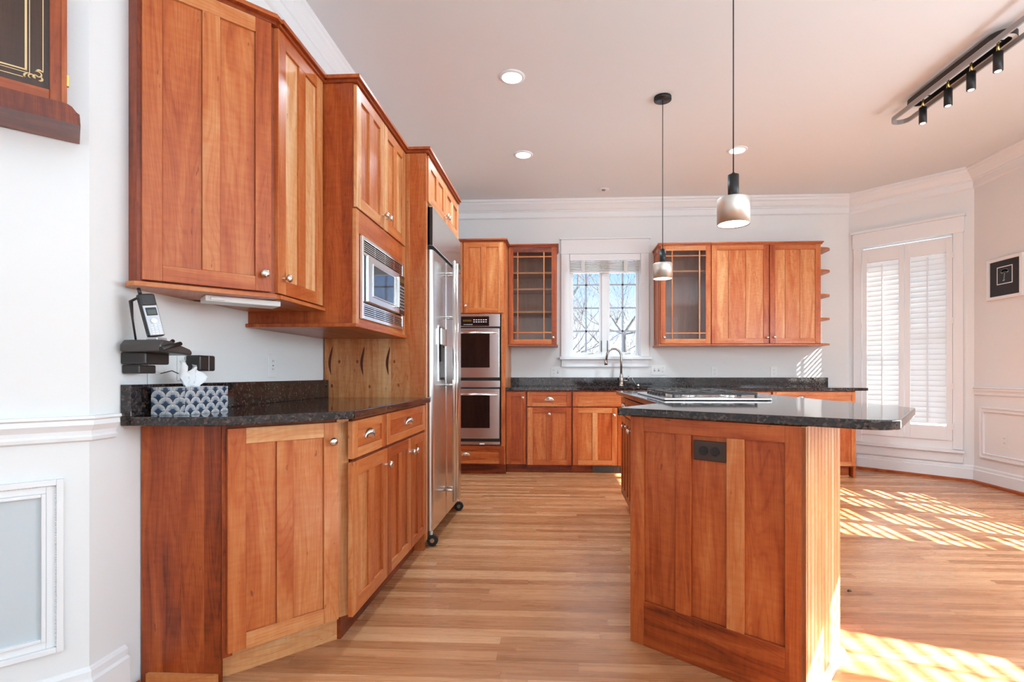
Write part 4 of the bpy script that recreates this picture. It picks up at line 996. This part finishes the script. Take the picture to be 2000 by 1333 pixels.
# beadboard side (faces right)
SL = Matrix.Translation((*lc(EW, 0), 0)) @ Matrix.Rotation(iang+R90, 4, 'Z')
m = MB(); xx = .0
m.box(0, .012, 0, .014, 0, HI-.001, 'z', .9, M=SL); xx = .012
while xx < ED-.02:
    m.box(xx+.001, xx+.036, 0.0, .013, 0, HI-.001, 'z', .84+random.uniform(-.06, .08), M=SL); m.box(xx+.036, xx+.040, .003, .013, 0, HI-.001, 'z', .8, M=SL); m.box(xx+.040, xx+.044, .0, .013, 0, HI-.001, 'z', .86, M=SL); xx += .045
m.build('beadboard_side', WOOD, t)
for a_, b_ in ((0, .155), (.158, ED-.01)): MB().prism([(0, 0), (-.020, 0), (-.018, .010), (-.011, .018), (0, .022)], a_, b_, axis='x', M=SL, t=.95).build('shoe_moulding', SHOE, t)
# doors on the near section's hidden left face, seen edge-on: frame there: local x runs from far to near
DLm = Matrix.Translation((*lc(0, .10), 0)) @ Matrix.Rotation(iang-R90, 4, 'Z')
MB().box(.0, .078, .0, .02, 0, HI, 'z', .45, M=DLm).build('corner_stile', WOOD, t, .001)
m = MB().box(-.28, .065, -.020, -.0, .735, .868, 'x', .62, M=DLm); m.build('drawer_front', WOOD, t, .001)
m = MB().box(-.28, .065, -.020, -.0, .125, .728, 'z', .64, M=DLm); m.build('door_front', WOOD, t, .001)
# far section fronts facing left; local x runs towards the camera from Y=4.13
isl_l = thing('tmp2', '', '')
FLm = Matrix.Translation((.50, 4.13, 0)) @ Matrix.Rotation(-R90, 4, 'Z')
bpy.data.objects.remove(isl_l)
for (a, b_) in ((.0, .31), (.315, .905), (.91, 1.50)):
    d1 = drawer(t, a+.004, b_-.002, .735, .870, base=.30); d1.matrix_local = FLm
    if b_-a > .4:
        mid = (a+b_)/2
        d2 = door(t, a+.004, mid-.002, .112, .728, base=.30, kn=(mid-.03, .66), st=.05); d2.matrix_local = FLm
        d2 = door(t, mid+.002, b_-.002, .112, .728, base=.30, kn=(mid+.03, .66), st=.05); d2.matrix_local = FLm
    else:
        d2 = door(t, a+.004, b_-.002, .112, .728, base=.30, kn=(b_-.035, .66), st=.05); d2.matrix_local = FLm
# island outlet
o = thing('island_outlet', 'dark brown horizontal outlet on the island end panel', 'outlet', (*lc(.3215, .0088), .778), iang)
MB().box(-.0595, .0595, -.0095, -.0005, -.0355, .0355).build('cover_plate', BROWNPL, o, .003)
for s in (-1, 1):
    sk = MB().tube([(s*.021, -.009, 0), (s*.021, -.012, 0)], .0165, 18).build('socket', BLACKSOCK, o)
    MB().box(s*.021-.004, s*.021+.004, -.0126, -.0118, .004, .006).box(s*.021-.004, s*.021+.004, -.0126, -.0118, -.007, -.005).build('slot', DARKPL, sk)
# island countertop
def rounded(poly, radii, n=7):
    out = []; N_ = len(poly)
    for i, p in enumerate(poly):
        r_ = radii[i]
        if r_ <= 0: out.append(p); continue
        P = Vector(p); A_ = (Vector(poly[i-1])-P).normalized(); B_ = (Vector(poly[(i+1) % N_])-P).normalized()
        ang = A_.angle(B_); d_ = r_/math.tan(ang/2); c_ = P+(A_+B_).normalized()*(r_/math.sin(ang/2))
        s_ = P+A_*d_-c_; e_ = P+B_*d_-c_; a0 = math.atan2(s_.y, s_.x); a1 = math.atan2(e_.y, e_.x)
        da = (a1-a0+PI) % (2*PI)-PI
        out += [(c_.x+r_*math.cos(a0+da*k_/n), c_.y+r_*math.sin(a0+da*k_/n)) for k_ in range(n+1)]
    return out
cpoly = [(.222, 2.058), (.955, 1.505), (1.405, 2.115), (1.365, 2.55), (1.365, 4.19), (.445, 4.19), (.458, 2.415)]
ITOP = .917
MB_ = MB().prism(rounded(cpoly, [.012, .085, .06, .3, .05, .02, .0]), HI+.001, ITOP)
tag(MB_.build('island_countertop', GRANITE, None, .004), 'glossy dark granite island countertop with rounded overhanging corner', 'countertop')
# cooktop
t = thing('gas_cooktop', 'stainless gas cooktop with black iron grates on the island', 'cooktop', (.52, 2.62, ITOP+.0005), 0)
MB().box(.02, .51, .02, .89, 0, .010).build('tray', STEEL, t, .003)
m = MB(); frame_boxes(m, 0, .53, 0, .91, .02, 0, .0)
m = MB(); m.box(0, .53, 0, .018, 0, .012); m.box(0, .53, .892, .91, 0, .012); m.box(0, .018, .018, .892, 0, .012); m.box(.512, .53, .018, .892, 0, .012)
m.build('rim', STEELH, t, .004)
for gy in (.065, .335, .605):
    g = MB(); x0, x1, y0, y1, zt = .055, .485, gy, gy+.245, .038
    for (a, b_) in ((y0, y0+.011), (y1-.011, y1)): g.box(x0, x1, a, b_, zt-.012, zt)
    for (a, b_) in ((x0, x0+.011), (x1-.011, x1), ((x0+x1)/2-.005, (x0+x1)/2+.005)): g.box(a, b_, y0+.011, y1-.011, zt-.012, zt)
    for cx in (x0+.11, x1-.11):
        g.box(cx-.004, cx+.004, y0+.011, y0+.085, zt-.010, zt+.002); g.box(cx-.004, cx+.004, y1-.085, y1-.011, zt-.010, zt+.002)
    g.box(x0+.011, x0+.07, gy+.118, gy+.127, zt-.01, zt+.002); g.box(x1-.07, x1-.011, gy+.118, gy+.127, zt-.01, zt+.002)
    for lx in (x0+.001, x1-.012):
        for ly in (y0+.001, y1-.012): g.box(lx, lx+.011, ly, ly+.011, .0105, zt-.012)
    g.build('grate', IRON, t, .002)
for bx, by in ((.16, .19), (.37, .19), (.27, .46), (.16, .73), (.37, .73)):
    bb = MB().lathe([(0, .0105), (.045, .0105), (.045, .018), (.035, .024), (0, .024)], 20, MT(bx, by, 0)).build('burner', STEELH, t)
    MB().lathe([(0, .024), (.030, .024), (.030, .029), (0, .030)], 18, MT(bx, by, 0)).build('burner_cap', BLACK, bb)
for k in range(5): MB().lathe([(.014, .0125), (.013, .028), (.010, .031), (0, .031)], 14, MT(.032, .27+k*.09, 0)).build('control_knob', DARKPL, t)

# ================================================================== floor register in the toe kick
t = thing('floor_register', 'dark metal vent grille in the toe kick below the sink cabinet', 'vent', (.333, 5.428, .018), 0)
MB().box(0, .30, -.006, .0, 0, .074).build('backing', BLACK, t)
m = MB(); frame_boxes(m, 0, .30, 0, .074, .008, -.009, -.006); m.build('frame', flat('bronze', (.12, .09, .06), .4, metal=.6), t, .001)
m = MB()
for k in range(26): m.box(.012+k*.0107, .0145+k*.0107, -.0085, -.006, .008, .066)
m.build('grille_slats', SOCK, t)
struct(MB().box(-1.40, 2.94, 5.413, 5.4295, 0, .016, 'x', .75).build('trim_9', WOOD), 'pale shoe moulding under the cabinets')

# ================================================================== ceiling lights
def can_light(x, y, label, power, r=.068, lit=True, group='recessed ceiling lights'):
    q = thing('recessed_light', label, 'ceiling light', (x, y, CZ), 0, group)
    MB().lathe([(r, 0), (r+.02, 0), (r+.02, -.004), (r, -.010), (r-.004, -.004), (r, 0)], 32).build('trim_ring', TRIM, q)
    MB().lathe([(0, -.003), (r-.002, -.003), (r-.002, -.0005), (0, -.0005)], 32).build('lamp_lens', LAMP if lit else LAMPDIM, q)
    if power:
        ld = bpy.data.lights.new('lamp', 'SPOT'); ld.energy = power; ld.color = (.66, .87, 1); ld.spot_size = math.radians(150); ld.spot_blend = .9; ld.shadow_soft_size = .06
        lo = bpy.data.objects.new('lamp', ld); COL.objects.link(lo); lo.parent = q; lo.location = (0, 0, -.03)
    return q
can_light(-.326, 3.449, 'largest round recessed ceiling light, nearest the left cabinets', CAN_W)
can_light(-.339, 4.676, 'round recessed ceiling light in front of the oven cabinet', CAN_W)
can_light(1.571, 4.674, 'round recessed ceiling light just right of the near pendant cord', CAN_W)
t = thing('ceiling_eyeball_light', 'small unlit round ceiling fitting above the sink window', 'ceiling light', (.464, 5.60, CZ))
MB().lathe([(0, -.004), (.035, -.006), (.055, -.004), (.060, 0), (0, 0)], 28).build('housing', WPLAST, t); MB().lathe([(0, -.016), (.018, -.014), (.022, -.006), (0, -.006)], 18).build('lens', SOCK, t)

def pendant(x, y, zb, R, label, power):
    q = thing('pendant_light', label, 'pendant lamp', (x, y, zb), 0, 'pendants over the island')
    MB().lathe([(0, CZ-zb), (.062, CZ-zb), (.062, CZ-zb-.022), (0, CZ-zb-.022)], 28).build('canopy', BLACK, q)
    MB().tube([(.0, 0, CZ-zb-.02), (.0, 0, .215)], .0028, 8).build('cord', BLACK, q)
    MB().lathe([(0, .222), (.006, .222), (.008, .212), (.0225, .212), (.0225, .105), (0, .105)], 24).build('socket_sleeve', BLACK, q)
    MB().lathe([(0, .110), (R*.98, .110), (R, .106), (R, 0), (R-.003, 0), (R-.003, .100), (0, .100)], 48).build('shade', STEELH2, q)
    MB().lathe([(0, .004), (R-.0035, .004), (R-.0035, .008), (0, .008)], 32).build('diffuser', LAMP, q)
    ld = bpy.data.lights.new('lamp', 'SPOT'); ld.energy = power; ld.color = (1, .93, .84); ld.spot_size = math.radians(120); ld.spot_blend = .8; ld.shadow_soft_size = .05
    lo = bpy.data.objects.new('lamp', ld); COL.objects.link(lo); lo.parent = q; lo.location = (0, 0, -.01)
STEELH2 = steel_mat('pendant_brushed_metal', (0.72, 0.68, 0.62), 0.42, (200, 200, 2))
pendant(.735, 3.76, 1.737, .068, 'farther hanging pendant lamp with small brushed metal drum shade', 8)
pendant(.738, 2.245, 1.690, .067, 'nearer hanging pendant lamp with brushed metal drum, largest in view', 8)

# track light: two stadium ribbons with a plate carrying four spots
t = thing('ceiling_spot_fixture', 'black loop-shaped ceiling fixture with four small spotlights, top right', 'ceiling light', (2.56, 3.47, CZ), R90)
# local x = Y, local -y = +X
def stadium(L_, r_, n=14, cx=0):
    return [(cx+L_/2-r_+r_*math.cos(a), r_*math.sin(a)) for a in [-PI/2+PI*k/n for k in range(n+1)]] + [(cx-L_/2+r_+r_*math.cos(a), r_*math.sin(a)) for a in [PI/2+PI*k/n for k in range(n+1)]]
def ribbon(path, w_, z0, z1):
    m_ = MB(); n = len(path); b = 0
    for i, p in enumerate(path):
        P0, P1 = Vector(path[i-1]), Vector(path[(i+1) % n]); d_ = (P1-P0).normalized(); nn = Vector((-d_.y, d_.x))*w_/2
        for s_, z in ((1, z0), (-1, z0), (-1, z1), (1, z1)): m_.v.append((p[0]+nn.x*s_, p[1]+nn.y*s_, z))
    for i in range(n):
        j = (i+1) % n
        for k_ in range(4): m_.face([i*4+k_, j*4+k_, j*4+(k_+1) % 4, i*4+(k_+1) % 4], [(0, 0)]*4, (.5, 0))
    return m_
MB().prism(stadium(.70, .030), -.030, -.001).build('ceiling_plate', BLACK, t, .002)
ribbon(stadium(1.75, .062, cx=-.285), .012, -.095, -.063).build('long_loop', GREYRIB, t)
ribbon(stadium(.80, .058), .030, -.062, -.030).build('short_loop', BLACK, t)
ribbon(stadium(.80, .058), .024, -.0635, -.062).build('light_band', LEDOFF, t)
for x in (-.30, .30): MB().tube([(x, -.055, -.031), (x, .055, -.031)], .004, 6).build('cross_support', BLACK, t)
for k in range(4):
    x = (-.318, -.119, .072, .310)[k]
    sp_ = MB().tube([(x, 0, -.112), (x, 0, -.222)], .024, 20).build('spotlight', BLACK, t)
    MB().tube([(x, 0, -.030), (x, 0, -.112)], [.006, .010], 10).build('stem', BRASS, sp_)
    MB().tube([(x, 0, -.2215), (x, 0, -.2235)], .017, 16).build('lens', LAMPDIM, sp_)

# ================================================================== crumb on floor
tag(MB().lathe([(0, .010), (.004, .010), (.006, .005), (.008, 0), (0, 0)], 7, MT(1.39, 2.562, 0, rx=.0)).lathe([(0, .006), (.003, .006), (.005, 0), (0, 0)], 6, MT(1.401, 2.566, 0)).build('debris_crumb', CRUMBM), 'tiny dark crumb lying alone on the floor right of the island', 'debris')

# ================================================================== outside
struct(MB().box(-60, 60, -40, 90, -1.2, -1.0).build('ground', SNOW), 'pale ground outside')
def tree(x, y, h, seed, label):
    rg = random.Random(seed); m_ = MB(); b_ = MB()
    tr_ = [(x, y, -1.0)]
    for k in range(1, 7): tr_.append((x+rg.uniform(-.12, .12)*k, y+rg.uniform(-.1, .1)*k, -1.0+h*k/6))
    m_.tube(tr_, [.11*(1-.13*k) for k in range(7)], 8)
    def grow(p, d_, L_, r_, lvl):
        pts = [p]; q = Vector(p); dd_ = Vector(d_)
        for k in range(4):
            dd_ = (dd_+Vector((rg.uniform(-.25, .25), rg.uniform(-.25, .25), rg.uniform(-.1, .22)))).normalized(); q = q+dd_*(L_/4); pts.append(tuple(q))
        b_.tube(pts, [r_*(1-.18*k) for k in range(5)], 4 if lvl else 5, cap=False)
        if lvl < 3:
            for k in range(4 if lvl < 2 else 3):
                s_ = Vector(pts[rg.choice((1, 2, 3, 4))]); nd = (dd_+Vector((rg.uniform(-.9, .9), rg.uniform(-.9, .9), rg.uniform(-.3, .8)))).normalized()
                grow(tuple(s_), nd, L_*rg.uniform(.5, .72), r_*.55, lvl+1)
    for k in range(20):
        i = rg.choice((1, 2, 3, 4, 5, 6)); a = rg.uniform(0, 2*PI)
        grow(tr_[i], (math.cos(a), math.sin(a), rg.uniform(.1, .9)), h*rg.uniform(.25, .42), .035, 0)
    q = thing('bare_tree', label, 'tree', (x, y, -1.0), 0, 'bare trees outside the kitchen window')
    for nm, mm_, in (('trunk', m_), ('branches', b_)):
        mm_.v = [(a-x, b-y, c+1.0) for a, b, c in mm_.v]; mm_.build(nm, BARK, q)
tree(-1.6, 15.0, 6.5, 3, 'nearest bare winter tree seen through left window sash')
tree(2.6, 19.0, 7.0, 8, 'bare winter tree seen through the right window sash')
tree(.3, 25.0, 7.5, 5, 'farthest bare winter tree behind the window mullion')
